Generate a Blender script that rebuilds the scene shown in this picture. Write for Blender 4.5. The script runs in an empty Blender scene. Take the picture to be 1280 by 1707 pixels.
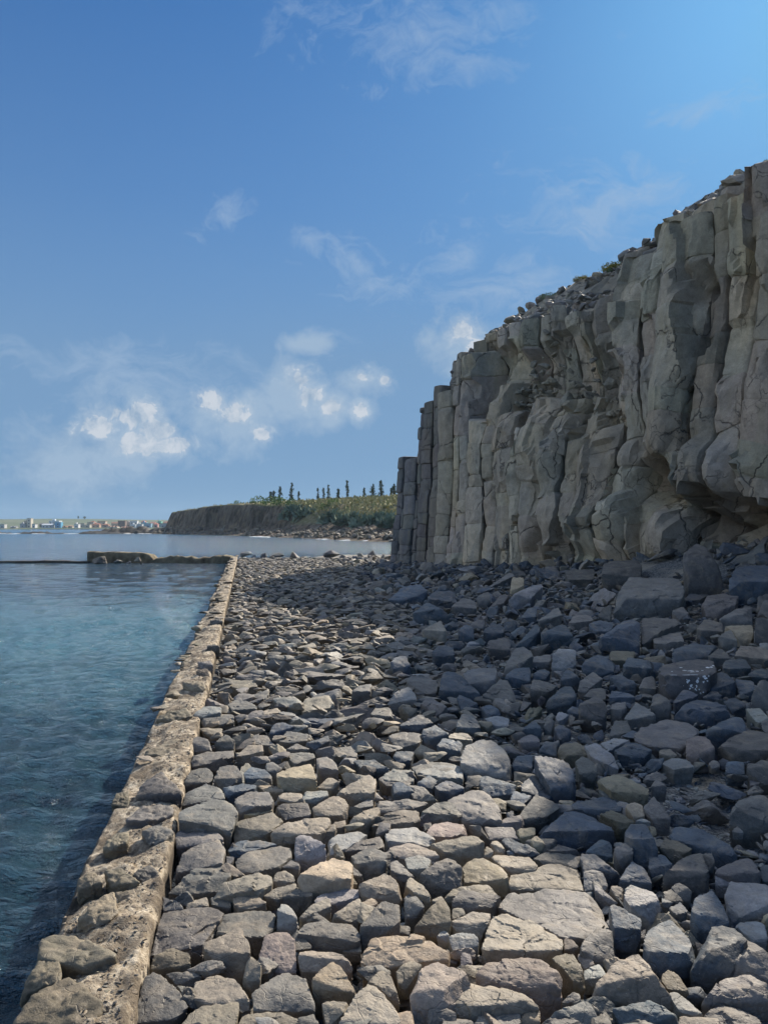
import bpy, bmesh, math, random
import numpy as np
from mathutils import Vector
from mathutils.bvhtree import BVHTree

# ------------------------------------------------------------------ camera, light, sky, exposure
SC = bpy.context.scene
COL = SC.collection
F = 1233.0; HY = 879.0; CAMZ = 2.0          # focal length in photo pixels, horizon row, eye height above the sea wall's top
cam_d = bpy.data.cameras.new('camera'); cam = bpy.data.objects.new('camera', cam_d); COL.objects.link(cam)
cam_d.sensor_fit = 'VERTICAL'; cam_d.sensor_height = 36.0; cam_d.lens = F/1707*36.0
cam_d.shift_y = (HY-853.5)/1707.0
cam_d.clip_start = 0.1; cam_d.clip_end = 20000
cam.location = (0, 0, CAMZ); cam.rotation_euler = (math.radians(90), 0, 0)
SC.camera = cam
SUN_AZ = math.radians(30.0); SUN_EL = math.radians(33.0)
SUN_DIR = Vector((math.sin(SUN_AZ)*math.cos(SUN_EL), math.cos(SUN_AZ)*math.cos(SUN_EL), math.sin(SUN_EL)))
sd = bpy.data.lights.new('sun', 'SUN'); sd.energy = 5.0; sd.angle = math.radians(0.5); sd.color = (1.0, 0.885, 0.73)
so = bpy.data.objects.new('sun', sd); COL.objects.link(so); so.location = (20, 30, 60)
so.rotation_euler = (-SUN_DIR).to_track_quat('-Z', 'Y').to_euler()
SC.view_settings.view_transform = 'Standard'; SC.view_settings.look = 'None'
SC.view_settings.gamma = 1.0; SC.view_settings.exposure = 0.60; SC.view_settings.use_curve_mapping = False
SC.cycles.max_bounces = 5; SC.cycles.diffuse_bounces = 3; SC.cycles.glossy_bounces = 3; SC.cycles.volume_bounces = 0
SC.cycles.use_denoising = True
SC.cycles.caustics_reflective = False; SC.cycles.caustics_refractive = False

class NT:
    """small helper to write node trees"""
    def __init__(s, tree): s.t = tree; s.t.nodes.clear()
    def n(s, kind, **kw):
        o = s.t.nodes.new(kind)
        for k, v in kw.items():
            if hasattr(o, k) and not k[0].isupper(): setattr(o, k, v)
        return o
    def inp(s, sock, v):
        if v is None: return
        if isinstance(v, bpy.types.NodeSocket): s.t.links.new(v, sock)
        elif isinstance(v, (tuple, list)) and len(v) == 3 and sock.type == 'RGBA': sock.default_value = (*v, 1)
        else: sock.default_value = v
    def math(s, op, a, b=None, c=None, clamp=False):
        o = s.n('ShaderNodeMath', operation=op, use_clamp=clamp)
        s.inp(o.inputs[0], a); s.inp(o.inputs[1], b); s.inp(o.inputs[2], c); return o.outputs[0]
    def vmath(s, op, a, b=None, out=0):
        o = s.n('ShaderNodeVectorMath', operation=op)
        s.inp(o.inputs[0], a)
        if b is not None:
            if op == 'SCALE': s.inp(o.inputs[3], b)
            else: s.inp(o.inputs[1], b)
        return o.outputs[out]
    def noise(s, vec, scale, detail=4, rough=0.55, dist=0.0, color=False):
        o = s.n('ShaderNodeTexNoise'); s.inp(o.inputs['Vector'], vec)
        o.inputs['Scale'].default_value = scale; o.inputs['Detail'].default_value = detail
        o.inputs['Roughness'].default_value = rough; o.inputs['Distortion'].default_value = dist
        return o.outputs['Color' if color else 'Fac']
    def voro(s, vec, scale, feature='F1', out='Distance', rnd=1.0):
        o = s.n('ShaderNodeTexVoronoi', feature=feature); s.inp(o.inputs['Vector'], vec)
        o.inputs['Scale'].default_value = scale; o.inputs['Randomness'].default_value = rnd
        return o.outputs[out]
    def ramp(s, fac, stops, interp='LINEAR'):
        o = s.n('ShaderNodeValToRGB'); s.inp(o.inputs[0], fac); o.color_ramp.interpolation = interp
        e = o.color_ramp.elements
        while len(e) < len(stops): e.new(0.5)
        for i, (p, c) in enumerate(stops):
            e[i].position = p; e[i].color = (c, c, c, 1) if isinstance(c, (int, float)) else (*c, 1)
        return o.outputs[0]
    def mix(s, fac, a, b, mode='MIX'):
        o = s.n('ShaderNodeMix', data_type='RGBA', blend_type=mode)
        s.inp(o.inputs[0], fac); s.inp(o.inputs[6], a); s.inp(o.inputs[7], b); return o.outputs[2]
    def bump(s, h, strength=0.5, dist=0.02, normal=None):
        o = s.n('ShaderNodeBump'); s.inp(o.inputs['Height'], h)
        o.inputs['Strength'].default_value = strength; o.inputs['Distance'].default_value = dist
        if normal is not None: s.inp(o.inputs['Normal'], normal)
        return o.outputs[0]
    def map(s, vec, scale=(1, 1, 1), loc=(0, 0, 0), rot=(0, 0, 0)):
        o = s.n('ShaderNodeMapping'); s.inp(o.inputs[0], vec)
        o.inputs[1].default_value = loc; o.inputs[2].default_value = rot; o.inputs[3].default_value = scale
        return o.outputs[0]

# ---- sky
W = bpy.data.worlds.new('World'); SC.world = W; W.use_nodes = True
w = NT(W.node_tree)
sky = w.n('ShaderNodeTexSky', sky_type='NISHITA'); sky.sun_disc = False
sky.sun_elevation = SUN_EL; sky.sun_rotation = SUN_AZ
sky.air_density = 1.0; sky.dust_density = 0.7; sky.ozone_density = 3.0; sky.altitude = 0
tc = w.n('ShaderNodeTexCoord'); d0 = tc.outputs['Generated']
skyc = w.mix(1.0, sky.outputs[0], (0.72, 0.98, 1.12), 'MULTIPLY')
_sp = w.n('ShaderNodeSeparateColor'); w.inp(_sp.inputs[0], skyc); _cb = w.n('ShaderNodeCombineColor')
for _i, _k in enumerate((0.50, 0.96, 1.66)): w.inp(_cb.inputs[_i], w.math('MULTIPLY', w.math('POWER', _sp.outputs[_i], (0.60, 0.64, 0.60)[_i]), _k))   # softer glare round the sun
skyc = w.vmath('MINIMUM', _cb.outputs[0], (3.2, 6.2, 8.2))
def cdir(px, py): return Vector(((px-640)/F, 1, (HY-py)/F)).normalized()
def blob(px, py, rx, ry, rot=0.0):
    """soft ellipse of directions round the direction of one cloud"""
    c = cdir(px, py); k = 1/math.sqrt(1+((px-640)/F)**2+((HY-py)/F)**2)
    m = w.map(w.vmath('SUBTRACT', d0, tuple(c)), scale=(F/rx/k, F/((rx+ry)/2)/k, F/ry/k), rot=(0, rot, 0)) if rot == 0 else \
        w.vmath('MULTIPLY', w.map(w.vmath('SUBTRACT', d0, tuple(c)), rot=(0, rot, 0)), (F/rx/k, F/((rx+ry)/2)/k, F/ry/k))
    l = w.vmath('LENGTH', m, out=1)
    return w.math('SUBTRACT', 1.0, l)
def smax(lst):
    o = lst[0]
    for b in lst[1:]: o = w.math('MAXIMUM', o, b)
    return o
warp = w.vmath('SCALE', w.vmath('SUBTRACT', w.noise(d0, 9, 4, 0.6, color=True), (0.5, 0.5, 0.5)), 0.075)
dw = w.vmath('ADD', d0, warp)
n1 = w.noise(dw, 26, 9, 0.66); n2 = w.noise(w.vmath('ADD', dw, (-0.012, 0.0, -0.016)), 26, 9, 0.66); n0 = w.noise(dw, 9, 5, 0.6)
body = smax([blob(130, 765, 120, 70), blob(205, 735, 140, 85), blob(290, 745, 90, 50), blob(345, 690, 80, 60), blob(400, 705, 70, 55), blob(500, 660, 62, 60),
             blob(555, 680, 45, 40), blob(600, 630, 55, 34), blob(600, 684, 30, 30), blob(775, 565, 60, 50), blob(520, 573, 50, 20)])
bodym = w.ramp(w.math('ADD', w.math('MULTIPLY', body, 0.72), w.math('MULTIPLY_ADD', w.math('ADD', w.math('MULTIPLY', n0, 0.6), w.math('MULTIPLY', n1, 0.4)), 3.0, -1.0)), [(0.46, 0.0), (1.10, 0.90)])
tops = smax([blob(165, 712, 44, 30), blob(215, 690, 60, 30), blob(262, 715, 40, 24), blob(235, 742, 60, 26), blob(305, 740, 36, 22), blob(350, 668, 40, 26), blob(388, 690, 44, 30), blob(432, 722, 26, 19),
            blob(500, 632, 38, 26), blob(520, 660, 30, 26), blob(552, 678, 24, 19), blob(600, 626, 26, 17), blob(600, 684, 20, 20), blob(770, 552, 40, 28), blob(800, 580, 34, 24), blob(640, 632, 12, 10)])
cum = w.ramp(w.math('ADD', w.math('MULTIPLY', tops, 0.78), w.math('MULTIPLY_ADD', n1, 2.4, -0.62)), [(0.62, 0.0), (0.96, 0.32), (1.5, 0.85)])
shade = w.math('MULTIPLY_ADD', w.math('SUBTRACT', n1, n2), 3.2, 0.60, clamp=True)
ccol = w.mix(shade, (2.7, 3.8, 5.2), (5.9, 6.3, 6.9))
dark = smax([blob(110, 790, 130, 62), blob(170, 760, 110, 60)])
darkm = w.ramp(w.math('ADD', w.math('MULTIPLY', dark, 0.6), n1), [(0.52, 0.0), (0.95, 0.55)])
wn = w.noise(w.map(dw, scale=(1, 1, 2.2), rot=(0, 0.45, 0)), 11, 8, 0.68, 1.0)
wis = smax([blob(590, 430, 40, 75, 0.7), blob(640, 475, 75, 28, 0.1), blob(510, 400, 40, 30), blob(1080, 320, 170, 60, -0.1), blob(1170, 190, 90, 28), blob(780, 420, 70, 60, 0.8),
            blob(370, 360, 55, 28, 0.4), blob(960, 350, 160, 80), blob(520, 572, 60, 18), blob(850, 480, 170, 60), blob(700, 60, 200, 60), blob(200, 620, 250, 50)])
wism = w.ramp(w.math('ADD', w.math('MULTIPLY', wis, 0.34), w.math('MULTIPLY_ADD', wn, 1.8, -0.4)), [(0.52, 0.0), (1.05, 0.50)])
sep = w.n('ShaderNodeSeparateXYZ'); w.inp(sep.inputs[0], d0)
veil = w.ramp(w.math('ADD', sep.outputs[2], w.math('MULTIPLY', w.noise(d0, 3.0, 4, 0.5), 0.05)), [(0.0, 0.90), (0.24, 0.88), (0.31, 0.62), (0.42, 0.30), (0.60, 0.0)])
c = w.mix(veil, skyc, (1.80, 3.15, 5.05))
c = w.mix(wism, c, (3.5, 4.7, 6.3)); c = w.mix(darkm, c, (1.25, 2.5, 4.3)); c = w.mix(bodym, c, (3.2, 4.4, 5.9)); c = w.mix(cum, c, ccol)
# bright cloud added out of view to the left, fill light for the cliff
fill_bank = w.math('SUBTRACT', w.math('MULTIPLY', sep.outputs[0], -0.97), w.math('MULTIPLY', sep.outputs[1], 0.12))
fill_bank = w.ramp(w.math('ADD', fill_bank, w.math('MULTIPLY', w.noise(d0, 3.5, 6, 0.6), 0.5)), [(0.70, 0.0), (0.95, 0.85)])
c = w.mix(fill_bank, c, (7.2, 8.3, 9.8))
# added bright patch high above the sun, out of view, lighting the rock tops
_gc = (math.sin(math.radians(24))*math.cos(math.radians(64)), math.cos(math.radians(24))*math.cos(math.radians(64)), math.sin(math.radians(64)))
fill_glow = w.math('MULTIPLY_ADD', w.vmath('LENGTH', w.vmath('SUBTRACT', d0, _gc), out=1), -1/0.36, 1.0, clamp=True)
c = w.mix(w.math('POWER', fill_glow, 0.8), c, (40, 42, 44))
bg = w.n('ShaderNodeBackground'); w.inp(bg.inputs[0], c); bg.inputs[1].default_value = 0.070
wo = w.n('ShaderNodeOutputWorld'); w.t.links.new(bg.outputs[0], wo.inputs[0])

# ------------------------------------------------------------------ numeric helpers
rng = np.random.default_rng(7); random.seed(7)
def _hash(ix, iy, iz, seed):
    h = (ix.astype(np.int64)*374761393 + iy.astype(np.int64)*668265263 + iz.astype(np.int64)*2147483647 + seed*1274126177) & 0xffffffff
    h = ((h ^ (h >> 13))*1274126177) & 0xffffffff
    h = ((h ^ (h >> 15))*2246822519) & 0xffffffff
    return ((h ^ (h >> 16)) & 0xffffff)/float(0xffffff)
def vnoise(P, scale=1.0, seed=0):
    """value noise in -1..1 for an (n,3) array"""
    Q = P*scale; I = np.floor(Q).astype(np.int64); f = Q-I; u = f*f*f*(f*(f*6-15)+10)
    r = 0
    for dx in (0, 1):
        wx = u[:, 0] if dx else 1-u[:, 0]
        for dy in (0, 1):
            wy = u[:, 1] if dy else 1-u[:, 1]
            for dz in (0, 1):
                wz = u[:, 2] if dz else 1-u[:, 2]
                r = r + wx*wy*wz*_hash(I[:, 0]+dx, I[:, 1]+dy, I[:, 2]+dz, seed)
    return r*2-1
def fbm(P, scale=1.0, octv=4, seed=0, gain=0.5):
    a = 1.0; s = 0; t = 0
    for o in range(octv):
        s = s + a*vnoise(P, scale*2.03**o, seed+o*17); t += a; a *= gain
    return s/t
def facet(P, scale, seed=0):
    """piecewise-planar noise: every cell of a jittered lattice carries a tilted plane, so surfaces break into facets"""
    Q = P*scale; I = np.floor(Q-0.5).astype(np.int64); best = np.full(len(P), 9e9); val = np.zeros(len(P))
    for dx in (0, 1):
        for dy in (0, 1):
            for dz in (0, 1):
                J = I+np.array([dx, dy, dz]); h = [_hash(J[:, 0], J[:, 1], J[:, 2], seed+k) for k in range(7)]
                C = J+0.5+0.7*(np.stack(h[:3], 1)-0.5); d = Q-C; d2 = (d*d).sum(1); v = ((np.stack(h[3:6], 1)-0.5)*d).sum(1)*2+(h[6]-0.5)*0.5
                m = d2 < best; best[m] = d2[m]; val[m] = v[m]
    return val
def P3(x, y, z=0.0):
    x = np.atleast_1d(np.asarray(x, float)); y = np.atleast_1d(np.asarray(y, float))
    return np.stack([x, y, np.zeros_like(x)+z], 1)
def sstep(a, b, x): t = np.clip((np.asarray(x, float)-a)/(b-a), 0, 1); return t*t*(3-2*t)

def mesh_np(name, V, faces, mat, smooth=True, tone=None):
    """faces: (n,3) or (n,4) array, or a list of index lists"""
    me = bpy.data.meshes.new(name)
    V = np.asarray(V, np.float32)
    if isinstance(faces, np.ndarray):
        k = faces.shape[1]; nf = len(faces)
        me.vertices.add(len(V)); me.vertices.foreach_set('co', V.ravel())
        me.loops.add(nf*k); me.loops.foreach_set('vertex_index', faces.astype(np.int32).ravel())
        me.polygons.add(nf); me.polygons.foreach_set('loop_start', np.arange(0, nf*k, k, dtype=np.int32))
        me.polygons.foreach_set('loop_total', np.full(nf, k, np.int32))
        me.update(calc_edges=True)
    else:
        me.from_pydata([tuple(map(float, v)) for v in V], [], faces); me.update()
    me.polygons.foreach_set('use_smooth', np.full(len(me.polygons), bool(smooth)))
    if smooth and smooth is not True: me.set_sharp_from_angle(angle=math.radians(smooth))
    if tone is not None:
        at = me.color_attributes.new('tone', 'FLOAT_COLOR', 'POINT')
        T = np.asarray(tone, np.float32)
        if T.ndim == 1: T = np.tile(T, (len(V), 1))
        at.data.foreach_set('color', np.concatenate([T[:, :3], np.ones((len(V), 1), np.float32)], 1).ravel())
    if mat: me.materials.append(mat)
    return me
def link(name, me, parent=None, label=None, cat=None, group=None, kind=None, loc=None):
    o = bpy.data.objects.new(name, me); COL.objects.link(o)
    if loc is not None: o.location = loc
    if parent: o.parent = parent
    if label: o['label'] = label
    if cat: o['category'] = cat
    if group: o['group'] = group
    if kind: o['kind'] = kind
    return o
def centred(name, V, faces, mat, **kw):
    """mesh object whose origin is at its base centre"""
    smooth = kw.pop('smooth', True); tone = kw.pop('tone', None)
    V = np.asarray(V, float); o = np.array([V[:, 0].mean(), V[:, 1].mean(), V[:, 2].min()])
    par = kw.get('parent')
    if par is not None:
        return link(name, mesh_np(name, V-np.array(par.location), faces, mat, smooth, tone), **kw)
    return link(name, mesh_np(name, V-o, faces, mat, smooth, tone), loc=tuple(o), **kw)
def grid_faces(nu, nv, wrap=False):
    i = np.arange(nu if wrap else nu-1)[:, None]; j = np.arange(nv-1)[None, :]
    a = i*nv+j; b = ((i+1) % nu)*nv+j
    return np.stack([a, b, b+1, a+1], -1).reshape(-1, 4)

_ico = {}
def ico(level):
    if level not in _ico:
        bm = bmesh.new(); bmesh.ops.create_icosphere(bm, subdivisions=level, radius=1.0)
        V = np.array([v.co[:] for v in bm.verts]); Fc = np.array([[v.index for v in f.verts] for f in bm.faces]); bm.free()
        _ico[level] = (V/np.linalg.norm(V, axis=1)[:, None], Fc)
    return _ico[level]
def hull_planes(P):
    bm = bmesh.new(); vs = [bm.verts.new(tuple(map(float, p))) for p in P]
    bmesh.ops.convex_hull(bm, input=vs); N = []; D = []
    for f in bm.faces:
        f.normal_update(); n = np.array(f.normal[:])
        if np.linalg.norm(n) < 0.5: continue
        d = float(n @ np.array(f.verts[0].co[:]))
        if d < 0: n = -n; d = -d
        N.append(n); D.append(max(d, 0.02))
    bm.free(); return np.array(N), np.array(D)
def rock_from_points(P, level, seed=0, p=26, rough=0.045, chips=3, size=None, fine=0.012, fac=0.0):
    """solid rock filling the convex hull of P: a sphere grid pushed out to the hull's planes, softened along its edges, chipped and roughened"""
    r = np.random.default_rng(seed)
    P = np.asarray(P, float); c = (P.max(0)+P.min(0))/2; e = np.maximum((P.max(0)-P.min(0))/2, 1e-3)
    Q = (P-c)/e
    c2 = Q.mean(0)*0.3; Q = Q-c2
    N, D = hull_planes(Q)
    for k in range(chips):
        n = r.normal(size=3); n[2] = n[2]*0.6; n /= np.linalg.norm(n)
        sup = (Q @ n).max(); N = np.vstack([N, n]); D = np.append(D, sup*r.uniform(0.80, 0.95))
    V, Fc = ico(level)
    dots = np.clip(V @ N.T, 0, None)/D[None, :]
    m = dots.max(1, keepdims=True)
    rad = 1/(m[:, 0]*(((dots/m)**p).sum(1))**(1/p))
    X = (V*rad[:, None]+c2)*e+c
    size = size or e.mean()*2
    off = r.uniform(-50, 50, 3)
    q = X+off
    disp = rough*size*fbm(q, 2.2/size, 3, seed % 97)
    rid = 1-np.abs(fbm(q+9, 3.4/size, 3, seed % 89)); disp -= rough*0.9*size*np.clip(rid-0.8, 0, 1)*3
    if fac: disp += fac*size*(facet(q+0.1*size*np.stack([vnoise(q, 3/size, 5), vnoise(q, 3/size, 6), vnoise(q, 3/size, 7)], 1), 2.3/size, seed % 61)+0.45*facet(q, 5.5/size, seed % 53))
    if fine: disp += fine*size*fbm(q, 11/size, 3, seed % 83, 0.6)
    X = X+V*disp[:, None]
    return X, Fc
# stock of loose-rock shapes (unit size), reused with scale, turn and tilt
def stock(n, level, seed, flat=(0.45, 0.9), p=60, rough=0.03, fine=0.0, fac=0.05):
    out = []
    for k in range(n):
        r = np.random.default_rng(seed+k)
        m = r.integers(7, 11); P = r.normal(size=(m, 3)); P /= np.linalg.norm(P, axis=1)[:, None]
        P *= np.array([1, r.uniform(0.62, 0.95), r.uniform(*flat)])*0.5
        X, Fc = rock_from_points(P, level, seed+k, p=p, rough=rough, chips=4, fine=fine, fac=fac if level > 2 else 0)
        out.append((X/np.abs(X).max()/2*1.0, Fc))
    return out
def rotm(ax, ay, az):
    cx, sx, cy, sy, cz, sz = math.cos(ax), math.sin(ax), math.cos(ay), math.sin(ay), math.cos(az), math.sin(az)
    return np.array([[cz, -sz, 0], [sz, cz, 0], [0, 0, 1]]) @ np.array([[cy, 0, sy], [0, 1, 0], [-sy, 0, cy]]) @ np.array([[1, 0, 0], [0, cx, -sx], [0, sx, cx]])
class Batch:
    def __init__(s): s.V = []; s.F = []; s.T = []; s.n = 0
    def add(s, X, Fc, tone=(0.2, 0.2, 0.2)):
        s.V.append(X); s.F.append(Fc+s.n); t = np.asarray(tone, float); s.T.append(t[:, :3] if t.ndim == 2 else np.tile(t[:3], (len(X), 1))); s.n += len(X)
    def get(s): return np.concatenate(s.V), np.concatenate(s.F), np.concatenate(s.T)

def proj(x, y, z): return 640+F*x/y, HY-F*(z-CAMZ)/y

# ------------------------------------------------------------------ lie of the land
WD = np.array([-0.1852, 0.9827]); WN = np.array([0.9827, 0.1852])     # along the sea wall, and from it towards the rocks
W0 = np.array([-1.012, 2.985])                                        # a point of its right edge
def wall_q(x, y): return (np.asarray(x)-W0[0])*WN[0]+(np.asarray(y)-W0[1])*WN[1]     # distance right of the wall
def wall_t(x, y): return (np.asarray(x)-W0[0])*WD[0]+(np.asarray(y)-W0[1])*WD[1]
CE = np.array([0.4408, -0.8976]); CN = np.array([0.8976, 0.4408]); C0 = np.array([0.75, 44.0])   # along the cliff foot (towards the camera), and into the cliff
def cliff_s(x, y): return (np.asarray(x)-C0[0])*CE[0]+(np.asarray(y)-C0[1])*CE[1]
def cliff_q(x, y): return (np.asarray(x)-C0[0])*CN[0]+(np.asarray(y)-C0[1])*CN[1]
WATER_Z = -0.42
def ground_z(x, y):
    x = np.asarray(x, float); y = np.asarray(y, float)
    s = cliff_s(x, y); q = -cliff_q(x, y)
    foot = np.interp(s, [-10, 0, 14, 19, 24.5, 30, 50], [0.0, 0.02, 0.5, 1.1, 1.75, 1.9, 1.9])
    z = foot*(1-sstep(-0.5, 7.5, q))**1.3
    hollow = np.exp(-(((x-3.1)/1.0)**2+((y-5.6)/1.5)**2))               # the gravelly dip among the boulders
    z = z-0.07*hollow
    z = z-0.06*sstep(0.9, 2.6, wall_q(x, y))*(1-sstep(9, 16, y))
    z = z-0.75*sstep(49.5, 55, y)*(1-sstep(-2, 3, -q))
    return z-0.10
def hit_ground(px, py, dz=0.0):
    """where the line of sight through a photo pixel meets the ground"""
    rx = (px-640)/F; rz = (HY-py)/F
    Y = 2.1/max(-rz, 1e-3)
    for _ in range(25):
        z = float(ground_z(rx*Y, Y))+dz
        Y = 0.5*Y+0.5*(z-CAMZ)/min(rz, -1e-3)
        Y = min(Y, 60)
    return rx*Y, Y, CAMZ+rz*Y
# ------------------------------------------------------------------ materials
def newmat(name):
    m = bpy.data.materials.new(name); m.use_nodes = True; t = NT(m.node_tree)
    out = t.n('ShaderNodeOutputMaterial'); pr = t.n('ShaderNodeBsdfPrincipled'); t.t.links.new(pr.outputs[0], out.inputs[0])
    t.pr = pr; t.out = out
    g = t.n('ShaderNodeNewGeometry'); t.pos = g.outputs['Position']; t.nrm = g.outputs['Normal']; t.geo = g
    return m, t
def rock_mat(name, dust=(0.36, 0.29, 0.2), dustamt=0.35, s=1.0, cracks=0.0, bumpd=0.012):
    m, t = newmat(name)
    at = t.n('ShaderNodeVertexColor'); at.layer_name = 'tone'; base = at.outputs[0]
    tcd = t.pos
    a = t.noise(tcd, 3.1*s, 5, 0.6); b = t.noise(tcd, 17*s, 5, 0.65); f = t.noise(tcd, 75*s, 4, 0.7)
    c = t.mix(1.0, base, t.ramp(a, [(0.30, 0.70), (0.70, 1.28)]), 'MULTIPLY')
    c = t.mix(1.0, c, t.ramp(b, [(0.32, 0.74), (0.68, 1.22)]), 'MULTIPLY')
    c = t.mix(1.0, c, t.ramp(f, [(0.30, 0.80), (0.72, 1.2)]), 'MULTIPLY')
    d = t.math('MULTIPLY', t.ramp(t.noise(tcd, 6*s, 6, 0.7, 0.4), [(0.50, 0.0), (0.68, 1.0)]), dustamt)
    c = t.mix(d, c, dust)
    spk = t.ramp(t.noise(tcd, 120*s, 2, 0.5), [(0.70, 0.0), (0.76, 0.5)])
    c = t.mix(spk, c, (0.5, 0.48, 0.43))
    vein = t.ramp(t.voro(t.vmath('ADD', tcd, t.vmath('SCALE', t.noise(tcd, 4*s, 3, 0.6, color=True), 0.25)), 3.2*s, 'DISTANCE_TO_EDGE'), [(0.0, 1.0), (0.012, 0.0)])
    c = t.mix(t.math('MULTIPLY', vein, 0.10), c, (0.06, 0.055, 0.05))
    h = t.math('ADD', t.math('MULTIPLY', b, 1.0), t.math('MULTIPLY', f, 0.45))
    h = t.math('SUBTRACT', h, t.math('MULTIPLY', vein, 0.25))
    pit = t.ramp(t.voro(tcd, 42*s), [(0.05, 0.0), (0.22, 1.0)])
    h = t.math('ADD', h, t.math('MULTIPLY', pit, 0.16))
    t.inp(t.pr.inputs['Base Color'], c); t.inp(t.pr.inputs['Normal'], t.bump(h, 0.75, bumpd))
    t.inp(t.pr.inputs['Roughness'], t.ramp(b, [(0.3, 0.52), (0.7, 0.85)])); t.pr.inputs['Specular IOR Level'].default_value = 0.5
    return m
M_ROCK = rock_mat('basalt_rock')
M_ROCKFAR = rock_mat('basalt_rock_far', s=0.5, bumpd=0.03)

def cliff_mat():
    m, t = newmat('basalt_cliff')
    p = t.pos
    at = t.n('ShaderNodeVertexColor'); at.layer_name = 'tone'; base = at.outputs[0]
    a = t.noise(t.map(p, scale=(1, 1, 0.35)), 0.55, 6, 0.6, 0.5); b = t.noise(p, 3.2, 7, 0.68); f = t.noise(p, 22, 4, 0.7)
    c = t.mix(1.0, base, t.ramp(a, [(0.28, (0.74, 0.77, 0.82)), (0.5, (1, 0.98, 0.95)), (0.74, (1.28, 1.15, 0.95))]), 'MULTIPLY')
    c = t.mix(1.0, c, t.ramp(b, [(0.3, 0.74), (0.7, 1.22)]), 'MULTIPLY')
    c = t.mix(1.0, c, t.ramp(f, [(0.3, 0.86), (0.7, 1.12)]), 'MULTIPLY')
    st = t.noise(t.map(p, scale=(1, 1, 0.10)), 2.6, 5, 0.65)
    c = t.mix(t.ramp(st, [(0.55, 0.0), (0.72, 0.5)]), c, (0.35, 0.30, 0.20))
    wp = t.vmath('ADD', p, t.vmath('SCALE', t.noise(p, 1.1, 4, 0.6, color=True), 0.9))
    e1 = t.voro(t.map(wp, scale=(1, 1, 0.55)), 0.5, 'DISTANCE_TO_EDGE'); e2 = t.voro(t.map(wp, scale=(1, 1, 0.8)), 2.3, 'DISTANCE_TO_EDGE')
    k1 = t.math('MULTIPLY', t.ramp(e1, [(0.0, 1.0), (0.013, 0.0)]), t.ramp(t.noise(p, 0.8, 3, 0.5), [(0.45, 0.15), (0.58, 1.0)])); 
    patch = t.ramp(t.noise(p, 0.45, 3, 0.5), [(0.54, 0.0), (0.64, 1.0)])
    k2 = t.math('MULTIPLY', t.ramp(e2, [(0.0, 1.0), (0.022, 0.0)]), patch)
    k = t.math('MAXIMUM', k1, t.math('MULTIPLY', k2, 0.8))
    c = t.mix(t.math('MULTIPLY', k, 0.75), c, (0.035, 0.035, 0.035))
    h = t.math('ADD', t.math('MULTIPLY', b, 1.0), t.math('MULTIPLY', f, 0.22)); h = t.math('SUBTRACT', h, t.math('MULTIPLY', k, 0.8))
    h = t.math('ADD', h, t.math('MULTIPLY', a, 0.8))
    t.inp(t.pr.inputs['Base Color'], c); t.inp(t.pr.inputs['Normal'], t.bump(h, 0.8, 0.08)); t.pr.inputs['Roughness'].default_value = 0.9
    t.pr.inputs['Specular IOR Level'].default_value = 0.25
    return m
M_CLIFF = cliff_mat()

def simple(name, col, col2=None, scale=5.0, rough=0.8, bumpd=0.0, bs=None, spec=0.3):
    m, t = newmat(name)
    n = t.noise(t.pos, scale, 5, 0.6)
    t.inp(t.pr.inputs['Base Color'], t.mix(t.ramp(n, [(0.35, 0.0), (0.65, 1.0)]), col, col2 or tuple(min(1, x*1.3) for x in col)))
    t.pr.inputs['Roughness'].default_value = rough; t.pr.inputs['Specular IOR Level'].default_value = spec
    if bumpd: t.inp(t.pr.inputs['Normal'], t.bump(t.noise(t.pos, bs or scale*4, 5, 0.65), 0.7, bumpd))
    return m

def gravel_mat():
    m, t = newmat('gravel')
    p = t.pos
    id_ = t.voro(p, 26, 'F1', 'Color'); e = t.voro(p, 26, 'DISTANCE_TO_EDGE')
    sep = t.n('ShaderNodeSeparateColor'); t.inp(sep.inputs[0], id_)
    c = t.ramp(sep.outputs[0], [(0.0, (0.10, 0.105, 0.11)), (0.6, (0.22, 0.22, 0.21)), (1.0, (0.42, 0.40, 0.35))])
    c = t.mix(t.ramp(e, [(0.0, 0.9), (0.08, 0.0)]), c, (0.03, 0.03, 0.03))
    sandy = t.ramp(t.noise(p, 0.9, 4, 0.6, 0.4), [(0.52, 0.0), (0.62, 0.85)])
    c = t.mix(sandy, c, t.mix(t.noise(p, 30, 4, 0.6), (0.28, 0.24, 0.18), (0.52, 0.45, 0.35)))
    t.inp(t.pr.inputs['Base Color'], c); t.pr.inputs['Roughness'].default_value = 0.9
    h = t.math('ADD', t.ramp(e, [(0.0, 0.0), (0.25, 1.0)]), t.noise(p, 60, 4, 0.6))
    t.inp(t.pr.inputs['Normal'], t.bump(h, 0.9, 0.02))
    return m
M_GRAVEL = gravel_mat()

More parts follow.
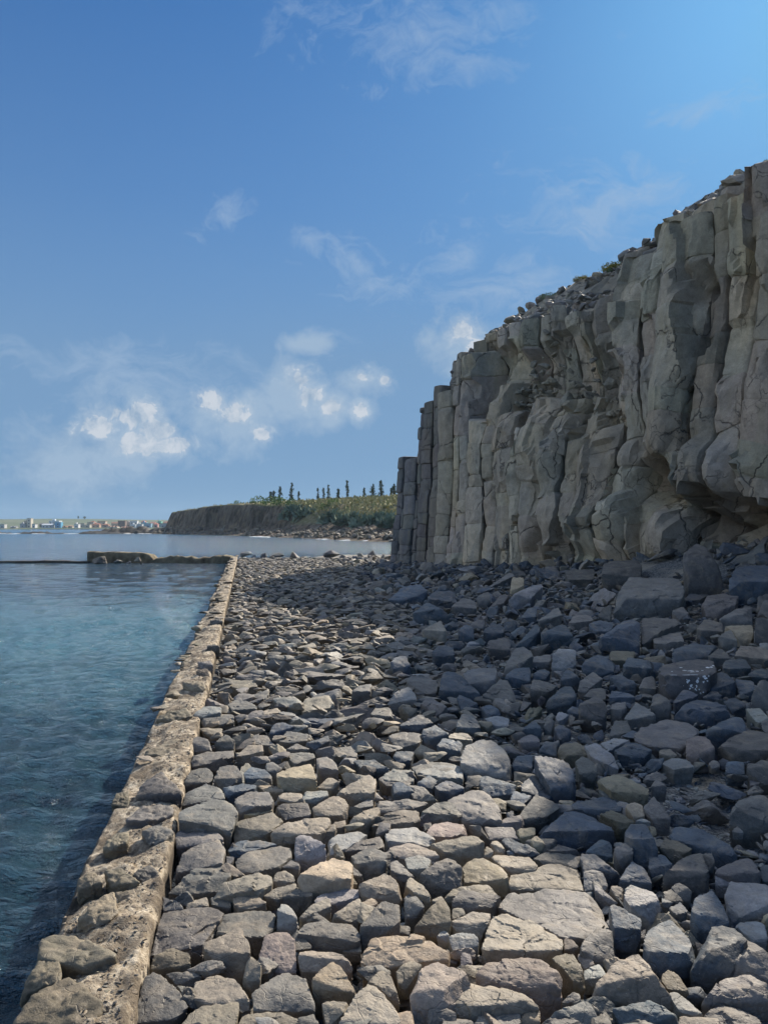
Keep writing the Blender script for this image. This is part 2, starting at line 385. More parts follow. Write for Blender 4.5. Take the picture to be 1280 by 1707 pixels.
def wall_mat():
    m, t = newmat('sea_wall_mortar')
    p = t.pos
    a = t.noise(p, 4.5, 6, 0.65, 0.3); b = t.noise(p, 26, 6, 0.7); f = t.noise(p, 110, 3, 0.6)
    c = t.mix(t.ramp(b, [(0.35, 0.0), (0.62, 1.0)]), (0.26, 0.20, 0.13), (0.66, 0.58, 0.45))
    c = t.mix(t.ramp(a, [(0.42, 0.0), (0.60, 1.0)]), (0.155, 0.125, 0.09), c)
    # broken stone chips set in the mortar
    vv = t.vmath('ADD', p, t.vmath('SCALE', t.noise(p, 14, 3, 0.6, color=True), 0.05))
    chip = t.voro(t.map(vv, scale=(1, 0.7, 1)), 30); cid = t.n('ShaderNodeSeparateColor'); t.inp(cid.inputs[0], t.voro(t.map(vv, scale=(1, 0.7, 1)), 30, 'F1', 'Color'))
    km = t.math('MULTIPLY', t.ramp(chip, [(0.34, 1.0), (0.42, 0.0)]), t.ramp(cid.outputs[0], [(0.52, 0.0), (0.56, 1.0)]))
    c = t.mix(km, c, t.mix(cid.outputs[1], (0.09, 0.075, 0.06), (0.24, 0.20, 0.155)))
    c = t.mix(t.ramp(f, [(0.66, 0.0), (0.72, 0.8)]), c, (0.08, 0.06, 0.04))
    sep = t.n('ShaderNodeSeparateXYZ'); t.inp(sep.inputs[0], p)
    c = t.mix(t.ramp(t.math('ADD', sep.outputs[2], t.math('MULTIPLY', a, 0.18)), [(0.0, 0.9), (0.05, 0.0)]), c, (0.07, 0.055, 0.04)) 
    h = t.math('ADD', t.math('MULTIPLY', b, 1.2), t.math('MULTIPLY', km, 0.55)); h = t.math('ADD', h, t.math('MULTIPLY', f, 0.5))
    t.inp(t.pr.inputs['Base Color'], c); t.inp(t.pr.inputs['Normal'], t.bump(h, 0.9, 0.02)); t.pr.inputs['Roughness'].default_value = 0.92
    return m
M_WALL = wall_mat()

def water_mat():
    m, t = newmat('sea_water')
    p = t.pos
    sep = t.n('ShaderNodeSeparateXYZ'); t.inp(sep.inputs[0], p)
    q = t.vmath('MULTIPLY', t.vmath('SUBTRACT', p, (-7.0, 17.5, 0)), (1/13.0, 1/12, 0))
    d = t.vmath('LENGTH', q, out=1)
    shallow = t.ramp(t.math('ADD', d, t.math('MULTIPLY', t.math('SUBTRACT', t.noise(p, 0.28, 4, 0.6), 0.5), 1.3)), [(0.25, 1.0), (1.05, 0.0)])
    c = t.mix(shallow, t.mix(t.noise(p, 0.05, 3, 0.5), (0.011, 0.034, 0.054), (0.020, 0.056, 0.084)), (0.085, 0.20, 0.25))
    wv = t.map(p, scale=(1, 2.2, 1), rot=(0, 0, 0.25))
    h = t.math('ADD', t.noise(wv, 4.5, 5, 0.6, 0.3), t.math('MULTIPLY', t.noise(wv, 15, 4, 0.6, 0.3), 0.35))
    c = t.mix(t.ramp(t.math('MULTIPLY', sep.outputs[1], 0.01), [(0.45, 0.0), (0.62, 1.0)]), c, (0.022, 0.085, 0.15))   # deeper open sea beyond the ruined wall
    t.pr.inputs['Specular IOR Level'].default_value = 0.9
    t.inp(t.pr.inputs['Base Color'], c); t.inp(t.pr.inputs['Roughness'], t.ramp(t.math('MULTIPLY', sep.outputs[1], 0.01), [(0.35, 0.05), (0.75, 0.13)]))
    t.pr.inputs['IOR'].default_value = 1.33
    t.inp(t.pr.inputs['Normal'], t.bump(h, 1.0, 0.20))
    return m
M_WATER = water_mat()
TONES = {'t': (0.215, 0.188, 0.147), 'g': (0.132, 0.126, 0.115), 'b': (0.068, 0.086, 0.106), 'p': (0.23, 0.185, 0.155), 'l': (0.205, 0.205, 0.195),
         'y': (0.29, 0.24, 0.165), 'o': (0.17, 0.145, 0.10)}  # b is blue-grey stone with the blue of shade put into its colour
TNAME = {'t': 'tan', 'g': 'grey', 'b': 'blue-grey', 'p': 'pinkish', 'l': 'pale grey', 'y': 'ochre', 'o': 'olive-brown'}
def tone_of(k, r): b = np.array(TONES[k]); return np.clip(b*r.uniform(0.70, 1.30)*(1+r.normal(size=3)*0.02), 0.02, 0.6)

# ------------------------------------------------------------------ setting: sea, rocky ground
def build_water():
    A = np.concatenate([np.radians(np.linspace(-175, -62, 40, endpoint=False)), np.radians(np.linspace(-62, 32, 620, endpoint=False)), np.radians(np.linspace(32, 180, 40))])
    R = np.concatenate([[0.01, 0.8], np.geomspace(1.8, 90, 520), np.geomspace(92, 9000, 150)])
    dR = np.gradient(R); r_, a_ = np.meshgrid(R, A, indexing='ij')
    x = r_*np.sin(a_); y = r_*np.cos(a_); z = np.zeros_like(x)
    rr = np.random.default_rng(3); cell = np.maximum(dR[:, None], R[:, None]*0.0027)
    wx = 0.35*fbm(P3(x.ravel(), y.ravel()), 0.5, 3, 5).reshape(x.shape); wy = 0.35*fbm(P3(x.ravel(), y.ravel()), 0.5, 3, 55).reshape(x.shape)
    for k in range(34):
        L = rr.uniform(0.16, 0.6) if k < 26 else rr.uniform(0.7, 2.6)
        th = math.radians(rr.normal(78, 27)); amp = L*(0.013 if k < 26 else 0.004)*rr.uniform(0.5, 1.3)
        att = 1-sstep(0.22, 0.5, cell/L)
        z += amp*att*np.sin((np.cos(th)*(x+wx)+np.sin(th)*(y+wy))*2*math.pi/L+rr.uniform(0, 6.28))
    z *= 1+0.6*fbm(P3(x.ravel(), y.ravel()), 0.22, 3, 8).reshape(x.shape)
    V = np.stack([x, y, z+WATER_Z], -1).reshape(-1, 3)
    o = link('water', mesh_np('water', V, grid_faces(len(R), len(A)), M_WATER, True), kind='structure'); o['label'] = 'rippled blue-green sea'
build_water()
def build_ground():
    ys = np.concatenate([np.linspace(-14, 2, 20, endpoint=False), np.geomspace(2, 60, 260)]); us = np.linspace(0, 1, 150)**1.15
    Y, U = np.meshgrid(ys, us, indexing='ij')
    xl = W0[0]+(Y-W0[1])*WD[0]/WD[1]-0.12
    X = xl+U*(30+0*Y)
    z = ground_z(X, Y)-0.12+0.02*fbm(P3(X.ravel(), Y.ravel()), 2.2, 4, 2).reshape(X.shape)
    link('ground', mesh_np('ground', np.stack([X, Y, z], -1).reshape(-1, 3), grid_faces(len(ys), len(us)), M_GRAVEL), kind='structure')
build_ground()
# ------------------------------------------------------------------ the columnar basalt cliff
RIMP = [(600, 800), (672, 772), (684, 752), (700, 726), (709, 716), (717, 676), (745, 642), (753, 598), (790, 575), (812, 556), (838, 540), (870, 530), (905, 515), (960, 508), (1000, 498), (1034, 478),
        (1040, 432), (1064, 425), (1090, 395), (1130, 362), (1180, 338), (1225, 305), (1280, 275), (1330, 236), (1400, 165), (1470, 120)]
_ss = np.linspace(-2, 26.2, 210); _qq = 1.6+np.where(_ss < 4, 0.7, 0.55); _x = C0[0]+CE[0]*_ss+CN[0]*_qq; _y = C0[1]+CE[1]*_ss+CN[1]*_qq
_rp = np.interp(640+F*_x/_y, [a for a, b in RIMP], [b for a, b in RIMP]); _rz = CAMZ+(HY-_rp)/F*_y
def rim_z(s):
    s = np.asarray(s, float)
    return np.where(s <= 26.2, np.interp(s, _ss, _rz), _rz[-1]+0.25*np.sin((s-26.2)*0.7))
SKYP = [(600, 790), (709, 716), (717, 676), (745, 642), (753, 596), (790, 568), (812, 545), (838, 524), (870, 512), (905, 492), (960, 462), (1000, 450), (1034, 436), (1040, 430), (1064, 412), (1090, 385), (1130, 352), (1180, 325), (1225, 292), (1280, 262), (1330, 224), (1400, 150), (1470, 105)]
_x2 = C0[0]+CE[0]*_ss+CN[0]*5.8; _y2 = C0[1]+CE[1]*_ss+CN[1]*5.8
_sz = CAMZ+(HY-np.interp(640+F*_x2/_y2, [a for a, b in SKYP], [b for a, b in SKYP]))/F*_y2
def sky_z(s):
    s = np.asarray(s, float)
    return np.maximum(np.where(s <= 26.2, np.interp(s, _ss, _sz), rim_z(s)+0.7), rim_z(s)+0.1)
def cw(s, q): return C0[0]+CE[0]*s+CN[0]*q, C0[1]+CE[1]*s+CN[1]*q

def clip_cell(seed, others, R=1.5):
    poly = [np.array([seed[0]+R*math.cos(a), seed[1]+R*math.sin(a)]) for a in np.linspace(0, 2*math.pi, 24, endpoint=False)]
    for o in others:
        d = o-seed; dd = np.linalg.norm(d)
        if dd > 2*R or dd < 1e-6: continue
        n = d/dd; m = (seed+o)/2; out = []
        for i in range(len(poly)):
            a, b = poly[i], poly[(i+1) % len(poly)]; da, db = (a-m) @ n, (b-m) @ n
            if da <= 0: out.append(a)
            if (da < 0) != (db < 0): out.append(a+(b-a)*da/(da-db))
        poly = out
        if len(poly) < 3: return None
    return poly

def cliff_warp(X, s0):
    """shared bending, bulging and hollowing of the rock face"""
    s = cliff_s(X[:, 0], X[:, 1]); right = sstep(9, 19, s); mid = sstep(3, 9, s)
    sp = np.stack([s, cliff_q(X[:, 0], X[:, 1])*0.6, X[:, 2]*0.42], 1)
    wa = vnoise(sp, 0.42, 31)*(0.05+0.10*mid+0.12*right); wb = vnoise(sp, 0.5, 77)*(0.06+0.12*mid+0.12*right)
    wc = fbm(X, 1.1, 3, 9)*(0.05+0.08*right)
    zrel = np.clip(X[:, 2], -1, 20)
    batter = 0.085*zrel*(1-sstep(1, 7, s))+0.045*zrel*sstep(1, 7, s)
    px, py = proj(X[:, 0], np.maximum(X[:, 1], 1), X[:, 2])
    hol = 0*px; px = px+28*facet(X, 0.75, 90); py = py+28*facet(X, 0.75, 91)
    for cx, cy, rx, ry, dp in [(1095, 800, 48, 42, 2.4), (1262, 872, 80, 32, 2.4), (1185, 850, 60, 22, 0.9), (930, 640, 95, 70, 1.35), (795, 640, 26, 46, 0.8), (1140, 470, 26, 34, 1.0), (1275, 600, 24, 22, 0.9),
                                (880, 912, 14, 24, 0.7), (1010, 720, 40, 40, 0.5), (835, 600, 30, 30, 0.6)]:
        e = ((px-cx)/rx)**2+((py-cy)/ry)**2; hol += 0.85*dp*np.exp(-e*e)
    for cx, cy, rx, ry, dp in [(1185, 790, 60, 40, -0.7), (1090, 700, 50, 90, -0.45), (950, 860, 70, 40, -0.35), (1110, 900, 50, 40, -0.5), (900, 740, 40, 60, -0.35), (820, 770, 40, 60, -0.3), (1010, 880, 40, 60, -0.5)]:
        e = ((px-cx)/rx)**2+((py-cy)/ry)**2; hol += dp*np.exp(-e*e)
    q = batter+wb+wc+hol+facet(X*np.array([1, 1, 0.2])+0.25*vnoise(X, 0.9, 3)[:, None], 0.5, 71)*(0.08+0.16*mid+0.34*right)
    X = X.copy(); X[:, 0] += CE[0]*wa+CN[0]*q; X[:, 1] += CE[1]*wa+CN[1]*q
    return X

def build_column(poly, z0, z1, s, r, big):
    poly = np.array(poly); c = poly.mean(0); n = len(poly)
    # outline resampled by angle, corners eased
    K = 40; ang = np.linspace(0, 2*math.pi, K, endpoint=False); rel = poly-c; N = []; D = []
    for i in range(n):
        a, b = rel[i], rel[(i+1) % n]; t = b-a; L = np.linalg.norm(t)
        if L < 0.05: continue
        nn = np.array([t[1], -t[0]])/L; d = nn @ a
        if d < 0: nn = -nn; d = -d
        N.append(nn); D.append(d)
    N = np.array(N); D = np.array(D); dirs = np.stack([np.cos(ang), np.sin(ang)], 1)
    m = np.clip(dirs @ N.T, 0, None)/D; mm = m.max(1, keepdims=True); pw = 44-16*big
    rad = 0.935/(mm[:, 0]*(((m/mm)**pw).sum(1))**(1/pw))
    zs = []; J = []; z = z0-0.6; k = 0; Lmin, Lmax = (0.55, 1.3) if not big else (0.6, 2.0)
    while z < z1-0.15:
        L = min(r.uniform(Lmin, Lmax), z1-z)
        if z1-z-L < 0.3: L = z1-z
        sc = 1-r.uniform(0.0, 0.075); off = r.normal(size=2)*0.035
        if not big and z > z0+1 and z1-z > 3 and r.random() < 0.08: sc *= 0.9
        tilt = r.normal(size=2)*(0.09+0.16*big); g = 0.022+0.02*r.random()
        m_ = max(2, int(L/0.19))
        ge = 0.90+0.045*big
        lev = [(z+0.004, ge), (z+g, 0.985)]+[(z+L*(i+0.5)/m_, 1.0+0.02*math.sin(math.pi*(i+0.5)/m_)+(0.02 if big else 0)*math.sin(math.pi*(i+0.5)/m_)) for i in range(m_)]+[(z+L-g, 0.985), (z+L-0.004, ge)]
        for zz, q in lev: zs.append((zz, q*sc, off[0], off[1], tilt[0], tilt[1], z+L/2, k))
        z += L; k += 1
    zs[-1] = zs[-1][:1]+(zs[-1][1]*0.9,)+zs[-1][2:]
    V = []; tone = []
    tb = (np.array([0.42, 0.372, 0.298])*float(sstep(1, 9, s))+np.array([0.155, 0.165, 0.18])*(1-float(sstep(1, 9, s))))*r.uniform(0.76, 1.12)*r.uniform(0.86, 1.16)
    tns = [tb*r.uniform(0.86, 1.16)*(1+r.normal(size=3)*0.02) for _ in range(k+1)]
    for zz, q, ox, oy, tx, ty, zc, kk in zs:
        xy = c+np.array([ox, oy])+dirs*(rad*q)[:, None]
        tz = tx*(dirs[:, 0]*rad)+ty*(dirs[:, 1]*rad)
        V.append(np.concatenate([xy, (zz+tz*0.55)[:, None]], 1)); tone += [tns[kk]]*K
    V = np.concatenate(V); nr = len(zs)
    cc = np.concatenate([np.repeat(c[None], len(V), 0), V[:, 2:]], 1); out = V-cc
    fv = V*np.array([1, 1, 0.33])
    rn = fbm(V, 0.9, 3, 21)*(0.02+0.05*big)+fbm(V, 4.5, 3, 40)*0.02+facet(fv, 0.95, 5)*(0.05+0.06*big)+facet(fv, 2.6, 8)*(0.025+0.025*big)
    V = cc+out*(1+rn[:, None]/0.7)
    top = np.array([[c[0]+zs[-1][2], c[1]+zs[-1][3], zs[-1][0]+0.03]])
    V = np.concatenate([V, top]); tone.append(tns[k]); V = cliff_warp(V, s)
    i = np.arange(nr-1)[:, None]; j = np.arange(K)[None, :]
    a = i*K+j; b = i*K+(j+1) % K; Fq = np.stack([a, b, b+K, a+K], -1).reshape(-1, 4)
    tri = [[(nr-1)*K+q, (nr-1)*K+(q+1) % K, nr*K] for q in range(K)]
    T = np.concatenate([Fq[:, [0, 1, 2]], Fq[:, [0, 2, 3]], np.array(tri)])
    return V, T, np.array(tone)

def build_cliff():
    # body behind the columns
    ss = np.concatenate([[1.7, 1.8], np.linspace(2.1, 34, 108), np.linspace(35, 62, 20)]); V = []
    prof_q = [2.6, 2.5, 2.5, 2.6, 2.9, 3.6, 4.4, 5.2, 7, 12, 20, 34]; rise = [0, 0, 0, 0.0, 0.14, 0.45, 0.75, 1.0, 1.1, 1.2, 1.3, 1.3]
    for s in ss:
        rz = float(rim_z(s)); shrink = sstep(1.6, 3.6, s)
        for i, q in enumerate(prof_q):
            z = [-1.5, 1.5, rz*0.6][i] if i < 3 else rz-0.1+rise[i]*(float(sky_z(s))-0.25-rz+0.1)
            x, y = cw(s+(0 if s > 1.2 else 0), q); V.append((x, y, z))
    V = np.array(V); V = cliff_warp(V, 0); V[:, 2] += 0.12*fbm(V, 1.0, 3, 4)
    n = len(prof_q); Fc = grid_faces(len(ss), n); T = np.concatenate([Fc[:, [0, 1, 2]], Fc[:, [0, 2, 3]]])
    # close the seaward end
    base = len(V); V = np.concatenate([V, [(V[n-1, 0], V[n-1, 1], -1.5)]]); T = np.concatenate([T, np.array([[base, i+1, i] for i in range(n-1)])])
    tone = np.tile(np.array([0.26, 0.24, 0.2]), (len(V), 1))
    global CLIFF_BVH; CLIFF_BVH = BVHTree.FromPolygons([tuple(v) for v in V], [tuple(map(int, f)) for f in T])
    root = link('cliff', mesh_np('cliff', V, T, M_CLIFF, 32, tone), kind='structure'); root['label'] = 'columnar basalt sea cliff in shade with loose stones along its top'
    r = np.random.default_rng(11); seeds = []; sp = 1.34
    for row in range(4):
        s_ = -0.9
        while s_ < 35.5:
            sp = 0.70+0.26*float(sstep(4, 10, s_))+0.20*float(sstep(12, 17, s_)); s_ += sp; rs = 0.76+0.28*float(sstep(4, 11, s_))
            if row == 3 and s_ > 9: break
            s = s_+(0.5*sp if row % 2 else 0)+r.normal()*0.13*sp; q = 0.15+row*rs+r.normal()*(0.14 if s < 4 else 0.33 if row == 0 else 0.16)
            seeds.append((np.array(cw(s, q)), s, q, row))
    # the free end of the face: one more file of columns turning the corner
    made = []
    for i, (p, s, q, row) in enumerate(seeds):
        if s < 1.15 or s > 35: continue
        poly = clip_cell(p, [o[0] for j, o in enumerate(seeds) if j != i], R=1.0)
        if poly is None: continue
        rz = float(rim_z(s+ (1.6-q)*0.0)); right = s > 10.5
        px, _ = proj(p[0], p[1], 0)
        xw, yw = p+CN*(0.7 if s < 4 else 0.55); rz = min(rz, CAMZ+(HY-float(np.interp(640+F*xw/yw-(14 if s < 7 else 4), [a for a, b in RIMP], [b for a, b in RIMP])))/F*yw) if s < 26.2 else rz
        top = rz-r.uniform(0.0, 0.5)
        if row == 0:
            if s < 3: top = rz-r.uniform(0.1, 1.4)
            elif px < 850: top = CAMZ+(HY-r.choice([590, 640, 700, 655]))/F*p[1]
            elif px < 1045: top = CAMZ+(HY-r.uniform(655, 720))/F*p[1]
            elif px < 1150: top = rz-r.uniform(0.3, 2.2)
            else: top = rz-r.uniform(0.2, 1.6)
        top = min(top, rz-0.05)
        if row >= 2: top = rz-(r.uniform(-0.1, 0.4) if s > 6 else r.uniform(0.0, 1.0))
        big = 0.0 if s < 6 else (0.5 if s < 12.5 else 1.0)
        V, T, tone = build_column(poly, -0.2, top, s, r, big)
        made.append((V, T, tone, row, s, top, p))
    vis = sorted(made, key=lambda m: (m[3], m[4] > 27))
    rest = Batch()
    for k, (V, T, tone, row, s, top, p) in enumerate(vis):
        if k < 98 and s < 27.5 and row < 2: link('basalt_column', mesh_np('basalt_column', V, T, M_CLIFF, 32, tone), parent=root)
        else: rest.add(V, T, tone)
    if rest.n:
        V, T, tone = rest.get(); link('basalt_column', mesh_np('rear_columns', V, T, M_CLIFF, 32, tone), parent=root, kind='stuff')
    return root, made
CLIFF, COLUMNS = build_cliff()

# ---- loose stones lying along the top of the cliff and on its broken ledge
ST_LO = stock(26, 2, 500, flat=(0.4, 0.9)); ST_MID = stock(26, 3, 560, flat=(0.4, 0.95)); ST_HI = stock(22, 4, 620, flat=(0.45, 0.95), fine=0.01)
def cliff_stones():
    r = np.random.default_rng(5); B = Batch(); A_ = Batch()
    for V, T, tone, row, s, top, p in COLUMNS: A_.add(V, T)
    V, T, _ = A_.get(); cb = BVHTree.FromPolygons([tuple(v) for v in V], [tuple(map(int, f)) for f in T])
    def surf(x, y):
        z = [h[0].z for h in (b_.ray_cast(Vector((x, y, 60)), Vector((0, 0, -1))) for b_ in (cb, CLIFF_BVH)) if h[0] is not None]
        return max(z) if z else None
    for k in range(2000):
        s = r.uniform(0.6, 30); q = (0.9 if s > 5 else 0.3)+abs(r.normal())*1.9
        size = r.uniform(0.16, 0.5) if r.random() < 0.8 else r.uniform(0.5, 1.0)
        if s > 17: size *= 1.35
        rz = float(rim_z(s)); z = rz-0.1+np.interp(q, [2.6, 2.9, 3.6, 4.4, 5.2, 7], [0, 0.14, 0.45, 0.75, 1.0, 1.1])*(float(sky_z(s))-0.15-rz)
        x, y = cw(s, q+(0.085 if s < 3 else 0.05)*rz); X, Fc = ST_LO[r.integers(26)]; z = surf(x, y)
        if s < 5: size = min(size, 0.32)
        if z is None or z < 4: continue
        X = (X*np.array([1, r.uniform(0.6, 1), r.uniform(0.5, 0.9)])*size) @ rotm(r.normal()*0.35, r.normal()*0.35, r.uniform(0, 6.28)).T
        B.add(X+np.array([x, y, z+0.15*size]), Fc, tone_of('g' if r.random() < 0.6 else 't', r)*1.5)
    V, T, tone = B.get(); link('rubble', mesh_np('rubble', V, T, M_ROCKFAR, False, tone), kind='stuff', label='loose broken stones strewn along the top of the basalt cliff', cat='rubble')
    # fallen blocks caught on the broken ledge half way up
    L = [(905, 668, 1.0), (945, 672, 1.25), (985, 664, 0.9), (925, 640, 0.8), (965, 645, 0.7), (1000, 690, 0.8), (885, 700, 0.9), (1020, 640, 0.6), (870, 655, 0.7), (950, 700, 1.0), (905, 612, 0.6), (985, 705, 0.7)]
    for k, (px, py, size) in enumerate(L):
        ss = np.linspace(0, 24, 400); x, y = cw(ss, 1.15); i = int(np.argmin(np.abs(640+F*x/y-px))); X, Fc = ST_HI[r.integers(22)]
        X = (X*np.array([1, 0.8, 0.8])*size*1.25) @ rotm(r.normal()*0.4, r.normal()*0.4, r.uniform(0, 6.28)).T
        centred('boulder', X+np.array([x[i], y[i], CAMZ+(HY-py)/F*y[i]]), Fc, M_CLIFF, tone=np.array([0.33, 0.31, 0.26])*r.uniform(0.85, 1.1), label='angular block of the heap caught on the broken ledge half way up the cliff', cat='boulder', group='blocks fallen on the cliff ledge')
    B = Batch()
    for k in range(150):
        px = r.uniform(845, 1040); ss = np.linspace(0, 24, 400); qv = r.uniform(0.5, 1.5); x, y = cw(ss, qv); i = int(np.argmin(np.abs(640+F*x/y-px))); X, Fc = ST_MID[r.integers(26)]
        py = 700-60*abs(r.normal())*math.exp(-((px-940)/90)**2)-(qv-0.5)*12; X = (X*r.uniform(0.18, 0.5)) @ rotm(r.normal()*0.4, r.normal()*0.4, r.uniform(0, 6.28)).T
        B.add(X+np.array([x[i], y[i], CAMZ+(HY-py)/F*y[i]]), Fc, np.array([0.30, 0.28, 0.23])*r.uniform(0.8, 1.2))
    V, T, tone = B.get(); link('ledge_rubble', mesh_np('ledge_rubble', V, T, M_CLIFF, False, tone), kind='stuff', label='broken stones heaped on the ledge half way up the cliff', cat='rubble')
cliff_stones()
